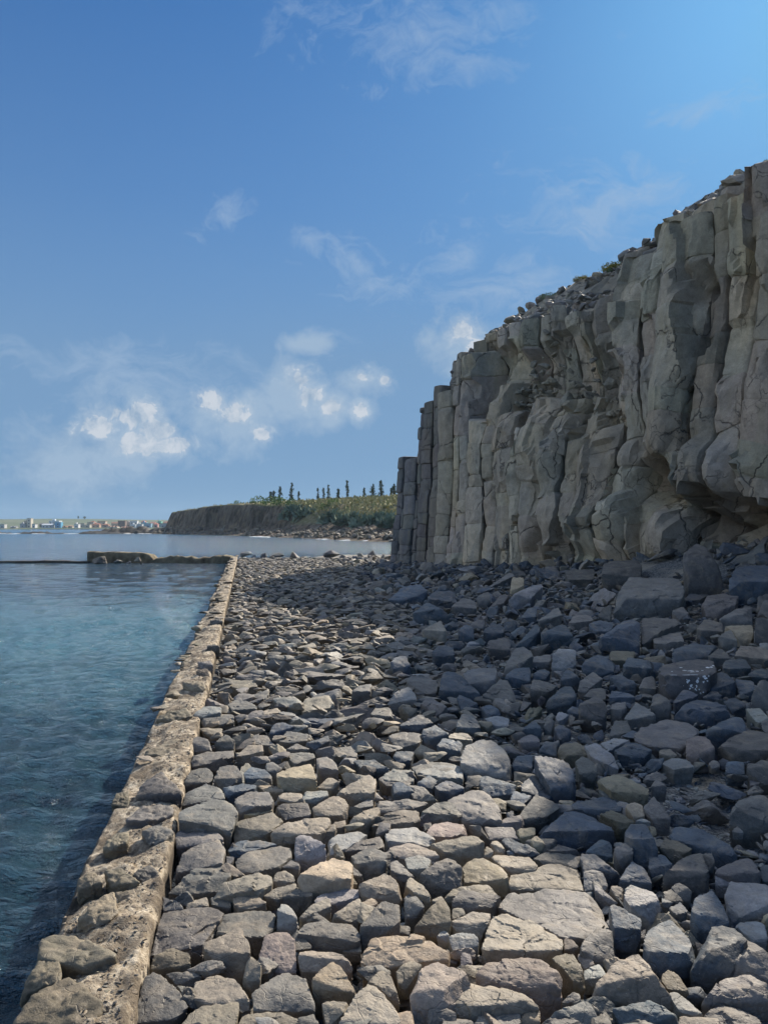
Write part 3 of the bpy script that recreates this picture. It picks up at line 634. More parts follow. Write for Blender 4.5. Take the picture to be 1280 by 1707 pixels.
# ------------------------------------------------------------------ rocks of the shore, outlines read off in tiles (x0, y0, scale) of the photograph, each set on the ground at its own distance
TILES = {'A': (200, 1490, 4.267), 'B': (460, 1490, 4.267), 'C': (720, 1490, 4.267), 'D': (980, 1490, 4.267), 'E': (260, 1290, 4.267), 'F': (520, 1290, 4.267),
         'G': (780, 1290, 4.267), 'H': (980, 1290, 4.267), 'Q': (290, 1110, 4.267), 'I': (550, 1110, 4.267), 'J': (800, 1110, 4.571), 'K': (1000, 1110, 4.571),
         'L': (940, 880, 3.765), 'M': (640, 930, 4.0), 'P': (1000, 1060, 4.571), 'Z': (640, 1240, 2.0), 'W': (0, 1000, 2.0)}
RAW = {
'A': '''g.85:300,130 640,85 760,120 690,210 640,270 590,370 530,400 400,380 220,420 250,330
g.75:640,270 740,140 900,115 1080,110 1115,150 1100,250 1010,310 940,360 870,300
t.6:590,350 700,270 860,235 920,330 940,420 890,490 860,560 780,580 700,510 600,400
p.8:980,440 1030,290 1180,245 1250,320 1260,560 1120,570 1010,500
o.55:210,510 240,430 380,378 500,410 515,500 430,550 320,560 210,545
g.85:170,580 240,540 310,570 440,700 490,800 400,890 300,926 100,926 130,760
g.6:320,565 560,545 580,590 480,640 400,640
t.75:490,730 530,620 700,572 820,600 920,720 950,830 850,840 720,800 560,790 490,760
t.7:430,926 520,820 640,780 850,760 850,850 810,960 600,1000
t.5:870,600 900,460 940,425 1010,490 1000,640 940,700
l.4:1115,110 1150,60 1200,60 1270,180 1270,270 1230,280 1115,250
t.7:830,926 870,850 1000,840 1130,835 1280,880 1280,980 1000,1000
t.7:470,60 620,20 640,80 470,110
g.6:305,10 440,60 460,110 390,125 305,125
g.6:640,20 780,0 800,100 740,100 650,80
t.6:800,20 960,0 1050,60 960,110 850,130 810,100
g.6:400,640 470,650 485,700 460,730 440,700''',
'B': '''g.45:150,280 200,200 300,185 550,210 600,270 600,350 480,400 420,415 200,400 145,340
g.7:-169,700 -45,600 60,560 210,580 250,700 305,860 130,870 -160,830
t.55:155,430 210,390 330,410 450,410 540,480 560,560 420,520 290,540 170,560
y.5:250,600 330,500 400,475 470,520 580,710 530,775 320,760 260,680
t.6:325,775 400,755 520,770 500,830 400,926 345,926
t.6:430,926 560,720 650,640 710,640 830,760 920,926 900,1040 500,1040
t.55:640,610 760,530 830,590 870,700 880,800 800,740 700,640
y.55:590,500 620,400 690,300 800,290 960,295 1180,350 1235,390 1220,470 1000,490 850,500 600,560
p.5:920,700 1050,510 1150,475 1230,520 1340,540 1400,600 1300,650 1240,800 1100,830 1050,926 930,926
t.5:850,520 960,470 1050,510 920,690 870,650
g.5:595,230 680,110 800,20 880,60 890,220 790,280 680,310 610,390
l.5:905,30 1000,0 1060,90 960,215 920,180
o.5:960,240 1090,100 1170,10 1240,100 1250,200 1220,310 1100,310 970,290
l.5:1140,300 1200,240 1240,290 1220,350
t.6:390,150 500,90 600,15 610,80 590,230 490,190 390,185
y.6:610,60 680,25 735,50 650,150 615,130
t.6:160,170 250,80 380,20 400,90 260,170 180,210
t.6:470,410 520,335 600,345 610,410 560,430
g.6:800,250 870,220 955,225 955,290 800,290
g.4:1060,926 1080,820 1130,795 1220,810 1280,840 1290,926 1250,990 1100,990
g.6:150,880 270,850 310,926 290,1000 150,980
t.6:-20,880 20,840 150,880 130,980 0,980''',
'C': '''t.75:350,340 430,140 520,125 720,200 900,290 930,320 930,400 800,475 680,440 400,480 330,400
p.5:290,570 380,480 600,480 680,437 800,480 940,560 940,640 900,790 830,810 770,810 740,740 640,700 470,690
t.6:125,700 180,630 300,620 460,690 640,700 740,740 770,820 620,840 480,800 360,800 290,926 190,926 130,790
g.55:290,926 370,795 520,830 630,850 640,926 600,1000 320,1000
y.5:620,926 630,850 700,790 770,830 770,926 700,970
l.5:115,300 200,268 300,280 340,320 330,370 240,430 150,420
t.6:125,200 300,115 420,130 410,200 350,290 230,280 140,270
t.6:140,100 220,95 240,140 140,190
g.5:135,30 170,-40 400,-10 490,10 430,90 280,130 140,90
o.5:850,460 900,405 1000,430 1060,500 1100,650 1060,700 1000,620 930,530
l.7:1070,545 1190,488 1250,590 1150,655 1080,620
g.4:910,780 1000,690 1050,700 1060,760 920,800
t.6:930,300 1010,330 1050,370 1010,420 940,400
g.5:1030,410 1080,320 1170,230 1280,250 1300,520 1180,480 1100,420
t.5:1020,430 1110,420 1160,500 1080,540
l.5:770,926 880,830 1060,760 1110,755 1160,820 1190,926 1150,1000 850,1000
t.6:1180,820 1250,810 1280,850 1290,926 1190,926
g.6:95,470 200,430 180,500 100,490
g.6:200,420 270,410 290,480 270,560 200,520''',
'D': '''t.45:0,680 190,560 200,460 320,398 390,430 480,560 590,720 640,830 430,760 300,790 60,810 0,760
b.6:370,400 420,250 580,170 680,260 790,430 760,490 650,570 500,580 400,500
b.5:140,50 250,110 380,170 380,250 370,390 280,400 200,370 180,250
b.5:715,130 760,20 900,-40 960,20 1010,200 870,250 850,350 760,330
l.5:960,0 1000,-90 1280,-80 1330,60 1280,190 1150,180 1050,180 1010,210
l.6:1030,220 1070,180 1200,180 1260,220 1280,320 1270,370 1160,320
b.5:700,600 760,500 850,400 870,240 960,210 1050,240 1140,320 1000,400 1000,600 880,610 800,660
g.5:990,450 1020,350 1130,315 1280,390 1320,640 1150,570 1000,600
g.5:800,800 820,700 920,600 1130,560 1280,640 1330,760 1280,860 1100,780 900,790
g.6:760,926 850,820 950,780 1100,790 1230,860 1240,960 1000,1000
b.45:160,815 300,780 430,755 550,820 650,860 690,926 600,990 250,990
o.5:500,590 560,535 640,560 720,700 720,770 650,740 560,680
l.6:570,700 640,700 750,790 820,850 740,926 700,880 620,810
g.5:330,300 410,240 400,330
l.5:245,10 300,-60 480,-20 520,60 510,180 440,200 380,150 300,90
b.5:520,60 520,25 610,60 560,110
b.5:570,100 660,50 715,130 700,210 620,150
g.6:540,160 570,115 690,230 600,180
g.5:750,330 840,370 790,440
t.6:70,820 150,810 220,926 90,926 80,860''',
'Z': '''g.88:370,540 400,495 540,480 700,495 745,530 765,600 750,630 690,650 650,665 590,640 440,560''',
'E': '''g.75:180,235 210,140 350,62 480,100 495,180 380,190 250,215
g.55:160,260 390,180 560,185 590,280 540,430 490,470 410,370 300,330 160,330
g.75:135,450 190,370 380,330 440,400 500,480 400,470 260,510 150,530
g.75:130,710 190,560 300,500 450,460 500,540 480,630 380,620 290,680
g.8:80,840 200,710 400,620 560,650 540,720 440,800 300,840 180,860
g.8:550,600 700,540 830,510 960,505 970,580 880,660 700,700 590,715
b.6:505,500 560,465 760,465 870,500 700,540 600,560 560,600 520,560
t.7:540,390 600,310 750,270 860,265 910,335 830,400 780,440 700,465 540,470
y.7:620,290 680,225 800,215 850,255 700,295
g.65:555,150 650,108 830,115 850,160 830,220 720,230 640,280 590,290 560,200
g.6:840,230 900,210 1080,205 1115,230 1110,300 1000,310 920,330
t.45:805,420 900,350 1060,310 1240,305 1250,350 1180,420 1100,460 1000,430 880,490 820,460
l.5:970,600 990,450 1030,415 1120,470 1210,500 1220,590 1120,620 1000,610
t.55:390,900 470,780 700,700 830,715 835,780 740,820 560,850 530,926 400,926
t.6:545,870 700,810 790,820 720,926 560,926
t.5:835,760 850,700 930,670 985,710 990,770 870,810 820,800
t.6:760,870 860,800 1000,770 1010,820 860,890 790,910
g.6:880,910 920,860 1020,810 1110,800 1120,870 1080,926
g.6:880,660 960,605 1030,640 1020,690 950,670
y.5:858,20 858,-4 930,-47 1109,-77 1152,26 1020,128 900,115
b.6:470,90 620,65 720,80 700,110 560,130 500,180
y.7:700,75 860,85 915,120 850,140 760,110
t.7:855,170 900,130 1040,135 1050,160 1000,200 880,205
l.6:1010,200 1070,120 1220,115 1230,150 1130,215 1060,180
y.6:160,350 230,322 290,340 200,375
l.6:500,580 560,590 540,640 505,640
t.6:890,480 920,450 990,450 990,500 900,500''',
'F': '''t.6:0,240 130,150 240,170 265,220 250,300 160,340 100,300 20,300
y.5:0,650 150,590 250,590 300,640 290,740 200,810 130,820 20,880 -60,800 -110,720
l.7:0,926 60,860 200,805 350,820 350,870 240,900 190,926 60,960
l.8:110,480 200,420 330,400 400,430 330,480 200,555 120,580
g.7:200,550 330,480 510,430 525,500 480,530 330,540 260,570
g.5:275,560 360,520 530,530 540,600 520,690 440,700 380,720 300,640
t.5:320,770 480,695 590,720 660,850 620,926 430,900 350,860
p.55:535,530 600,490 700,490 850,530 920,580 850,640 780,580 660,620 560,600
l.8:510,430 560,385 740,380 880,460 830,520 700,490 620,480 540,490
t.6:410,350 440,310 580,255 750,250 780,340 750,390 650,380 560,340 430,370
t.6:240,380 290,300 380,260 480,225 490,290 400,310 390,360 270,390
g.55:450,430 480,340 560,350 560,390 500,430
g.6:435,210 460,185 700,178 830,205 760,245 600,250 490,275
g.45:770,270 880,200 980,190 1085,300 1060,340 900,340 830,350 770,310
p.7:810,410 860,345 960,335 1100,360 1110,410 1000,440 900,460 840,440
t.5:835,500 860,475 1100,425 1200,425 1235,490 1200,590 1060,620 920,570
g.4:740,730 850,650 940,580 1075,650 1060,800 980,830 900,840 820,820
l.5:660,600 770,570 850,610 830,670 740,740 680,680
g.5:545,620 600,605 740,740 700,770 640,780 560,690
t.6:645,780 700,730 800,800 860,880 840,926 800,900 720,840
t.6:930,870 1000,815 1150,795 1260,790 1340,870 1300,926 960,926
l.6:645,890 700,830 800,910 790,926 650,926
t.6:840,900 920,860 960,926 850,926
t.6:790,350 850,345 850,370 800,410
b.5:555,60 640,50 730,120 720,170 600,170 570,140
g.6:670,80 780,75 860,150 840,200 720,170
b.6:735,60 830,5 900,45 860,110 760,80
b.6:870,90 960,38 1100,100 1010,155 900,120
l.7:470,40 560,-40 730,-30 720,70 600,50 500,70
l.7:740,-10 840,-70 1070,-60 1080,30 1050,70 920,30
t.6:290,70 400,0 470,40 450,130 300,200 240,190 160,130
t.6:30,100 120,20 200,50 140,110 60,110
t.6:120,400 160,340 240,330 245,370 180,410
g.6:0,310 130,305 140,370 60,420 0,400
g.8:260,250 430,160 440,225 300,255
o.4:220,770 290,730 330,790 240,800
g.6:290,650 370,730 340,760 290,720''',
'G': '''b.55:485,410 570,310 750,255 900,290 1050,350 1085,400 1040,490 900,510 740,500 560,480
g.8:330,330 400,240 480,135 600,190 655,240 560,300 440,350 350,370
b.6:75,60 90,5 200,30 360,80 350,140 130,165
b.5:370,80 420,10 480,0 620,190 560,160 380,120
b.6:465,-140 600,-120 700,-110 780,60 740,130 690,180 590,110 500,0
o.5:140,170 220,170 285,200 270,270 180,220
b.7:290,190 320,115 460,150 400,210 330,240
l.5:270,280 320,250 330,330 280,330
b.8:680,240 800,180 950,155 1110,220 1090,260 900,290 760,250
l.6:920,110 1000,90 1140,210 1110,225 950,150
o.5:925,280 1020,255 1180,330 1200,350 1130,390 1080,410 1060,340
y.4:1110,220 1180,195 1240,220 1260,300 1180,320
g.7:-160,190 -40,150 60,92 120,110 140,200 240,250 280,340 150,300 0,370 -50,330 -100,240
g.6:5,350 80,310 190,275 275,370 100,375
y.6:-45,650 -20,610 130,597 230,650 298,740 260,800 150,790 -30,780
t.6:100,590 130,500 185,550 160,600
t.75:160,590 180,570 440,580 500,650 480,690 380,690 300,710 240,660
t.85:280,790 300,720 400,690 560,640 780,650 830,830 640,810 440,820 300,830
g.9:450,600 560,550 780,570 790,650 560,650
b.5:790,600 800,560 900,570 1020,640 1090,700 1040,750 980,700 880,670 820,690
l.5:820,830 820,690 900,675 960,700 1000,800 980,830
l.6:890,780 950,820 1080,926 1000,926 900,830
t.6:1000,800 1060,785 1110,820 1100,920 1060,890
b.5:830,550 940,460 1020,490 1030,600 900,570
g.4:1025,520 1170,465 1175,560 1100,690 1060,610
b.7:220,450 300,460 450,510 520,570 450,590 330,560 260,500
g.8:110,375 320,375 370,460 230,445 150,470
y.5:340,390 480,375 480,430 420,480 370,450
y.5:440,470 480,430 550,490 520,550 470,520
t.5:155,490 200,460 270,540 250,560 190,560
g.7:530,520 640,500 800,540 760,570 580,550
b.6:270,550 310,535 370,560 360,580 290,575''',
'H': '''o.5:60,50 80,10 250,0 430,80 440,140 400,225 300,200 160,120
l.5:290,40 340,30 380,60 340,70
l.5:330,330 390,310 450,345 370,355
g.8:390,240 460,150 590,310 590,350 520,330 470,350
b.7:570,430 620,370 840,400 1000,500 1080,580 1010,620 900,520 740,500 700,490 600,470
g.5:515,760 570,680 690,570 810,550 870,700 850,790 750,820 600,790
o.5:500,520 540,460 640,470 740,530 700,560 640,620 590,620
b.5:415,680 440,570 540,570 600,640 560,740 460,740
b.4:240,430 300,355 410,350 465,450 500,560 430,680 330,650 320,470
b.6:215,760 260,680 310,615 440,700 460,780 360,810 260,800
l.5:255,820 300,785 380,800 500,870 520,926 260,926
g.5:570,790 640,765 740,820 720,900 640,880
g.6:530,840 590,810 680,900 640,926 540,900
g.5:890,680 1000,620 1150,580 1230,700 1220,810 1100,810 1000,720
l.5:900,780 900,720 960,695 1020,740 1080,810 900,800
g.6:1220,650 1280,630 1300,770 1230,760
g.4:990,340 1000,250 1080,170 1200,140 1330,150 1350,370 1200,400 1080,400 1000,370
l.5:1020,400 1060,370 1105,410 1080,430
g.4:440,90 480,30 560,80 540,150 460,140
o.5:430,360 480,380 490,440 450,440
g.3:810,560 880,560 900,620 890,720 850,700''',
'Q': '''l.5:130,340 220,285 340,290 340,330 230,350 180,395
g.7:190,380 260,335 430,340 440,390 330,420 210,430
g.5:120,540 160,490 250,520 275,600 130,620
g.6:280,540 370,475 440,530 430,590 290,600
g.7:105,640 200,610 430,590 430,640 250,690 130,725
g.65:60,830 120,740 240,710 290,750 270,820 200,860 80,860
g.7:280,800 320,720 440,690 500,800 400,860 280,860
b.5:490,740 540,715 640,730 715,800 700,840 540,820 500,800
l.5:650,700 690,670 780,720 740,760 730,800 660,750
g.5:1010,650 1120,640 1180,740 1050,790 1020,720
g.6:380,270 440,235 560,255 600,300 500,345 410,310
l.6:700,230 760,210 890,220 930,250 880,290 760,300
t.8:365,140 400,100 580,100 600,140 480,165
t.5:430,650 520,560 630,560 640,610 530,665
g.5:530,690 640,640 760,610 770,640 640,680
g.5:465,390 540,320 650,310 660,360 600,390
b.5:680,480 700,410 780,400 860,430 760,490
g.8:740,540 800,460 960,480 950,530 850,550 780,560
g.6:795,590 870,550 980,590 960,615 830,610
g.7:760,620 1000,610 1010,650 860,700
b.6:930,550 1100,490 1110,530 1000,600
t.6:175,440 350,440 340,480 230,490
l.7:730,320 830,330 990,400 900,415 760,340
g.5:525,550 570,490 660,490 730,570 620,560
b.8:850,360 1160,370 1110,410 900,410''',
'I': '''l.5:935,50 1000,15 1180,10 1210,90 1100,190 980,130
b.3:770,170 790,60 850,30 900,50 1080,190 1080,250 940,200 800,215
l.6:400,280 450,200 560,140 600,180 620,240 530,250 430,290
g.6:540,110 570,70 700,75 770,110 760,200 640,200
b.5:900,230 920,195 1060,270 1060,310 930,320
b.4:645,530 660,450 750,420 850,480 770,540 700,580
b.4:755,570 800,510 950,540 930,610 800,650
t.6:820,510 880,470 980,480 1020,530 900,540
g.8:580,720 700,680 880,680 950,760 930,830 780,800 620,780
g.8:340,800 430,745 580,735 600,800 590,853 400,853
g.6:410,500 480,460 660,480 640,550 470,590
g.6:280,350 320,300 430,290 460,360 360,390
g.6:140,180 200,140 300,120 290,180 190,210
b.5:880,440 940,330 1020,350 1080,440 1040,490
b.6:470,430 640,340 740,400 620,470
g.9:0,590 150,570 200,620 190,650 0,640
b.6:160,670 300,650 430,720 400,760 230,740
b.6:445,640 470,600 600,610 580,670 480,690
g.5:640,250 720,220 850,300 820,340 750,360
l.6:915,640 960,560 1080,525 1170,530 1290,640 1290,780 1220,810 1060,770 940,720''',
'J': '''b.5:180,70 280,10 390,10 380,120 250,135
g.5:15,230 90,160 160,95 220,110 290,280 200,250 90,260
b.5:395,60 460,20 540,40 500,100 400,110
g.5:375,180 400,100 500,110 590,150 540,200 440,240 380,230
b.45:490,270 640,150 700,150 740,230 700,290 620,330 540,320
b.4:600,110 660,10 760,80 760,160 650,160
g.5:740,190 760,110 860,40 940,100 860,150 790,220
g.5:780,230 850,160 960,170 960,260 870,240
g.4:745,290 880,225 960,280 975,400 860,420 760,370
b.5:980,90 1050,60 1190,130 1190,180 1060,160
g.5:985,330 1000,280 1110,262 1120,330 1080,400 1000,400
l.8:570,390 600,340 680,370 630,410 590,420
b.5:660,340 700,305 750,310 750,380 680,370
o.5:575,620 620,590 740,580 840,640 820,680 720,720 620,680
l.9:790,590 880,580 1020,680 1060,790 940,740 840,690
g.7:720,720 780,680 860,720 900,800 870,880 740,830
b.5:235,740 280,680 400,670 400,780 300,800 270,830
b.5:440,640 500,560 580,580 590,690 460,660
g.5:280,560 380,520 440,530 460,580 400,620 320,600
b.5:310,480 420,405 470,470 470,540 380,520
g.5:480,460 510,390 570,410 540,520
b.5:560,470 600,440 700,490 680,550 600,560
l.5:30,400 130,380 225,390 220,460 120,470
b.5:0,310 60,290 160,330 160,380 60,380
g.5:90,250 160,240 240,320 200,380''',
'K': '''l.5:175,405 270,275 350,310 425,370 430,400 330,440 220,410
b.45:545,400 600,330 700,245 900,270 1000,340 880,440 760,450 620,420
b.5:780,490 850,470 1060,360 1110,400 1115,480 1000,530 860,580
g.6:880,590 1060,500 1200,465 1280,480 1320,640 1180,720 1100,640 1000,700
g.85:250,520 330,440 500,405 660,420 760,490 740,520 660,560 600,670 480,640 260,570
p.4:650,560 700,520 790,515 880,620 840,690 720,720 650,680
g.5:60,540 110,410 210,410 240,500 180,540
b.6:100,630 150,590 260,570 400,640 340,700 240,720 140,690
l.8:0,590 100,545 240,560 110,620 60,650
l.5:820,740 860,715 910,730 910,770 850,785
b.4:950,760 960,720 1100,725 1105,830 1000,850 950,810
g.4:1110,780 1120,720 1280,760 1300,914 1230,900
l.8:455,740 540,700 660,710 720,770 560,790
g.4:380,300 410,195 540,260 560,340 520,400 430,400
b.5:540,290 630,170 750,210 700,240 580,320
b.5:770,240 870,170 930,210 920,260
g.4:1130,300 1160,190 1220,95 1290,90 1310,340
b.5:930,270 1040,225 1120,290 1080,330 1010,360
l.6:1090,320 1220,320 1280,390 1290,460 1200,440
b.5:60,250 90,180 180,180 280,230 220,265 120,260
b.5:60,80 150,60 280,130 270,180 130,180
g.4:290,150 330,80 410,60 430,170 390,220
b.4:820,190 840,60 940,40 1040,120 1030,230 930,200
b.5:1020,90 1170,110 1180,180 1060,230
b.5:1100,70 1200,10 1280,20 1290,90 1180,110
l.5:1135,870 1180,860 1215,890 1190,914 1140,914
t.6:440,640 540,630 590,680 560,700 450,670
l.5:220,860 270,850 310,890 250,895''',
'P': '''g.42:440,300 440,240 470,215 620,185 790,165 870,180 890,265 830,300 800,440 760,460 540,470 490,430''',
'L': '''g.45:295,540 320,440 410,293 640,300 720,320 765,390 740,450 640,490 560,530 420,540 330,560
g.35:230,290 245,205 470,200 490,240 480,310 350,350 270,370
g.3:740,160 830,90 880,110 940,200 1010,300 1010,400 900,400 800,390 750,320
g.5:485,200 640,165 770,180 770,230 640,300 490,290
b.5:1020,340 1080,240 1280,225 1320,330 1220,400 1060,410
g.3:1090,120 1130,95 1180,130 1270,200 1220,230 1100,225
g.5:850,450 900,420 1000,405 1095,430 1080,480 980,520 960,560 890,560
g.5:740,460 780,410 860,390 930,405 850,450
g.5:200,560 240,500 300,470 290,580
g.5:20,600 60,550 160,545 190,580 100,620
b.5:150,600 220,575 310,600 300,650 170,650
b.4:190,710 290,660 400,560 480,590 480,770 360,770 280,730
g.5:480,600 490,560 700,560 730,600 620,640 530,700 480,750
g.5:535,650 640,640 720,640 760,710 640,760 560,720
b.5:670,840 680,760 800,720 960,740 900,800 780,840
g.5:820,640 880,570 990,580 1000,650 860,690
y.6:1000,610 1180,600 1190,660 1170,720 1100,720 1060,650
g.5:960,680 1040,630 1090,700 1080,750 980,740
p.6:1060,800 1110,720 1280,760 1300,830 1150,850
g.3:1190,700 1200,560 1300,545 1300,740
g.3:1200,540 1220,420 1300,400 1300,550
b.5:360,870 400,800 560,820 580,880 480,926 380,920
b.5:100,850 200,790 320,820 320,900 240,926 110,900
o.5:280,790 300,765 450,775 440,830 350,860 290,830
g.5:890,810 980,750 1070,820 980,870
b.5:980,880 1010,825 1140,820 1175,880 1080,920
g.5:0,260 190,255 190,320 100,350 20,330
l.5:600,470 660,500 640,540 590,520
g.5:670,520 740,490 790,540 720,580
g.5:965,570 1060,510 1120,540 1180,490 1180,610 1000,600
l.3:300,200 360,110 430,105 435,195''',
'M': '''b.5:20,280 110,200 240,170 300,215 240,270 120,290
b.5:275,270 340,220 470,215 490,300 400,330 330,290
b.4:185,370 290,285 380,340 445,390 340,410 210,430
t.5:250,480 380,415 420,490 410,560 320,550
g.5:445,320 520,265 610,280 620,340 540,375 470,360
g.5:615,310 620,250 700,215 710,280 680,320
y.4:835,220 850,125 930,125 935,190 870,240
t.5:1005,85 1050,80 1055,120 1010,120
b.4:490,480 540,440 600,460 600,540 500,550
g.3:685,550 840,520 845,620 780,650 690,610
b.5:650,500 720,420 800,440 810,500 720,540 660,540
b.5:870,590 1020,430 1050,480 950,590
b.4:1040,500 1200,430 1260,520 1120,590 1060,560
g.5:775,770 870,600 950,580 1000,640 880,740
g.5:940,700 960,660 1110,640 1120,700 960,720
l.4:1110,740 1120,640 1160,600 1280,610 1280,720 1180,750
b.5:40,690 80,650 150,650 190,720 140,770 60,740
g.5:1020,420 1160,320 1190,380 1100,410 1030,450
g.5:680,200 840,90 880,110 720,190
g.5:700,330 780,240 840,240 800,300
l.4:820,290 860,240 1040,160 1060,190 980,270 850,330
b.5:315,620 380,570 460,590 480,650 400,700 330,660
b.5:910,400 960,330 1020,320 1020,390 940,420'''}
WALLRAW = '''o.7:30,1414 70,1330 150,1270 240,1250 320,1290 345,1350 300,1414 160,1440
o.6:60,1330 90,1250 130,1200 200,1190 200,1260 120,1300
o.6:130,1190 150,1110 250,1110 340,1150 300,1180 390,1180 300,1240 200,1250
o.6:250,1060 290,1010 380,970 400,1030 350,1100 270,1080
o.6:380,970 440,965 470,1000 410,1020
o.5:255,970 260,920 310,905 345,940 290,980
o.5:350,900 400,890 470,940 470,970 370,955
g.6:440,910 500,880 530,900 520,940 470,940
g.7:420,730 470,690 570,680 580,710 500,730 430,750
g.6:470,770 540,750 580,770 560,800 500,820
g.55:450,660 490,590 540,575 610,640 600,680 520,665
o.5:370,680 390,640 430,635 430,690
o.6:340,830 380,780 430,770 430,800 370,840
o.7:480,510 560,465 630,465 630,520 560,520
o.7:520,400 550,370 620,360 640,380 590,400
o.6:610,270 650,250 690,280 680,310 640,300
g.6:660,180 700,160 712,215 680,235
g.6:690,150 715,120 735,150 720,175
o.6:655,235 690,225 700,250 670,262
g.6:700,60 735,45 745,70 710,85'''
TRACED = []     # (points in photo pixels, tone letter, share of the height that is top face, tile)
for tl, txt in RAW.items():
    x0, y0, sc = TILES[tl]
    for ln in txt.strip().split('\n'):
        h, pts = ln.split(':'); pts = np.array([[float(v) for v in q.split(',')] for q in pts.split()])
        TRACED.append((pts/sc+np.array([x0, y0]), h[0], float(h[1:]), tl))

def solid_from_outline(pts, f, r, seat=None, deep=0.5, grow=1.0):
    """a solid whose silhouette is the outline, standing on the ground where its foot is seen, with a top face and a front face"""
    pts = np.asarray(pts, float); c = pts.mean(0); pts = c+(pts-c)*grow
    ymin, ymax = pts[:, 1].min(), pts[:, 1].max(); bx = pts[np.argmax(pts[:, 1]), 0]*0.3+c[0]*0.7; Hpx = ymax-ymin
    if seat is None: X0, D, zb = hit_ground(bx, ymax, 0.03)
    else: D = (CAMZ-seat)/((ymax-HY)/F); zb = seat
    h = (1-f)*Hpx*D/F*1.02; yf = ymin+f*Hpx
    rf = (HY-yf)/F; zf = zb+h; Df = D+h*0.25; zf = CAMZ+rf*Df
    wid = np.ptp(pts[:, 0])*D/F
    r0 = (HY-ymin)/F; flat = (zf-CAMZ)/min(r0, -1e-4)-Df if r0 < 0 else 9e9
    ext = max(min(flat, wid*1.15, 3.0), 0.3*wid); 
    if flat < 0: ext = 0.3*wid
    Yr = Df+ext; m = (CAMZ+r0*Yr-zf)/ext
    out = []
    for x, y in pts:
        rr = (HY-y)/F; rx = (x-640)/F
        if y > yf: Y = D+(ymax-y)/max(ymax-yf, 1e-3)*(Df-D)
        else: Y = (zf-m*Df-CAMZ)/(rr-m); Y = min(max(Y, Df*0.98), Yr*1.05)
        Y += r.normal()*0.03*wid
        out.append((rx*Y, Y, CAMZ+rr*Y))
    out = np.array(out); cc = out.mean(0); low = out.copy()
    drop = deep*min(wid, 0.8)
    low[:, :2] = cc[:2]+(out[:, :2]-cc[:2])*0.86; low[:, 1] += 0.04*wid; low[:, 2] = zb-drop+0*low[:, 2]
    midp = out.copy(); midp[:, :2] = cc[:2]+(out[:, :2]-cc[:2])*0.97; midp[:, 2] = np.maximum(out[:, 2]-0.35*np.abs(out[:, 2]-(zb-drop)), zb-drop)
    P = np.concatenate([out, low, midp])
    return P, wid, Hpx, D, zb

def inside(px, py, poly):
    ins = False; n = len(poly)
    for i in range(n):
        x1, y1 = poly[i]; x2, y2 = poly[i-1]
        if (y1 > py) != (y2 > py) and px < (x2-x1)*(py-y1)/(y2-y1)+x1: ins = not ins
    return ins
# coarse raster of the traced outlines, used to keep the scattered stones from burying them
GX, GY = 320, 427; COV = np.zeros((GY, GX), bool)
for pts, *_ in TRACED:
    a = (pts.min(0)/4).astype(int); b = (pts.max(0)/4).astype(int)+1
    for gy in range(max(a[1], 0), min(b[1], GY)):
        for gx in range(max(a[0], 0), min(b[0], GX)):
            if inside(gx*4+2, gy*4+2, pts): COV[gy, gx] = True
def covered(px, py): 
    gx, gy = int(px/4), int(py/4)
    return 0 <= gx < GX and 0 <= gy < GY and COV[gy, gx]

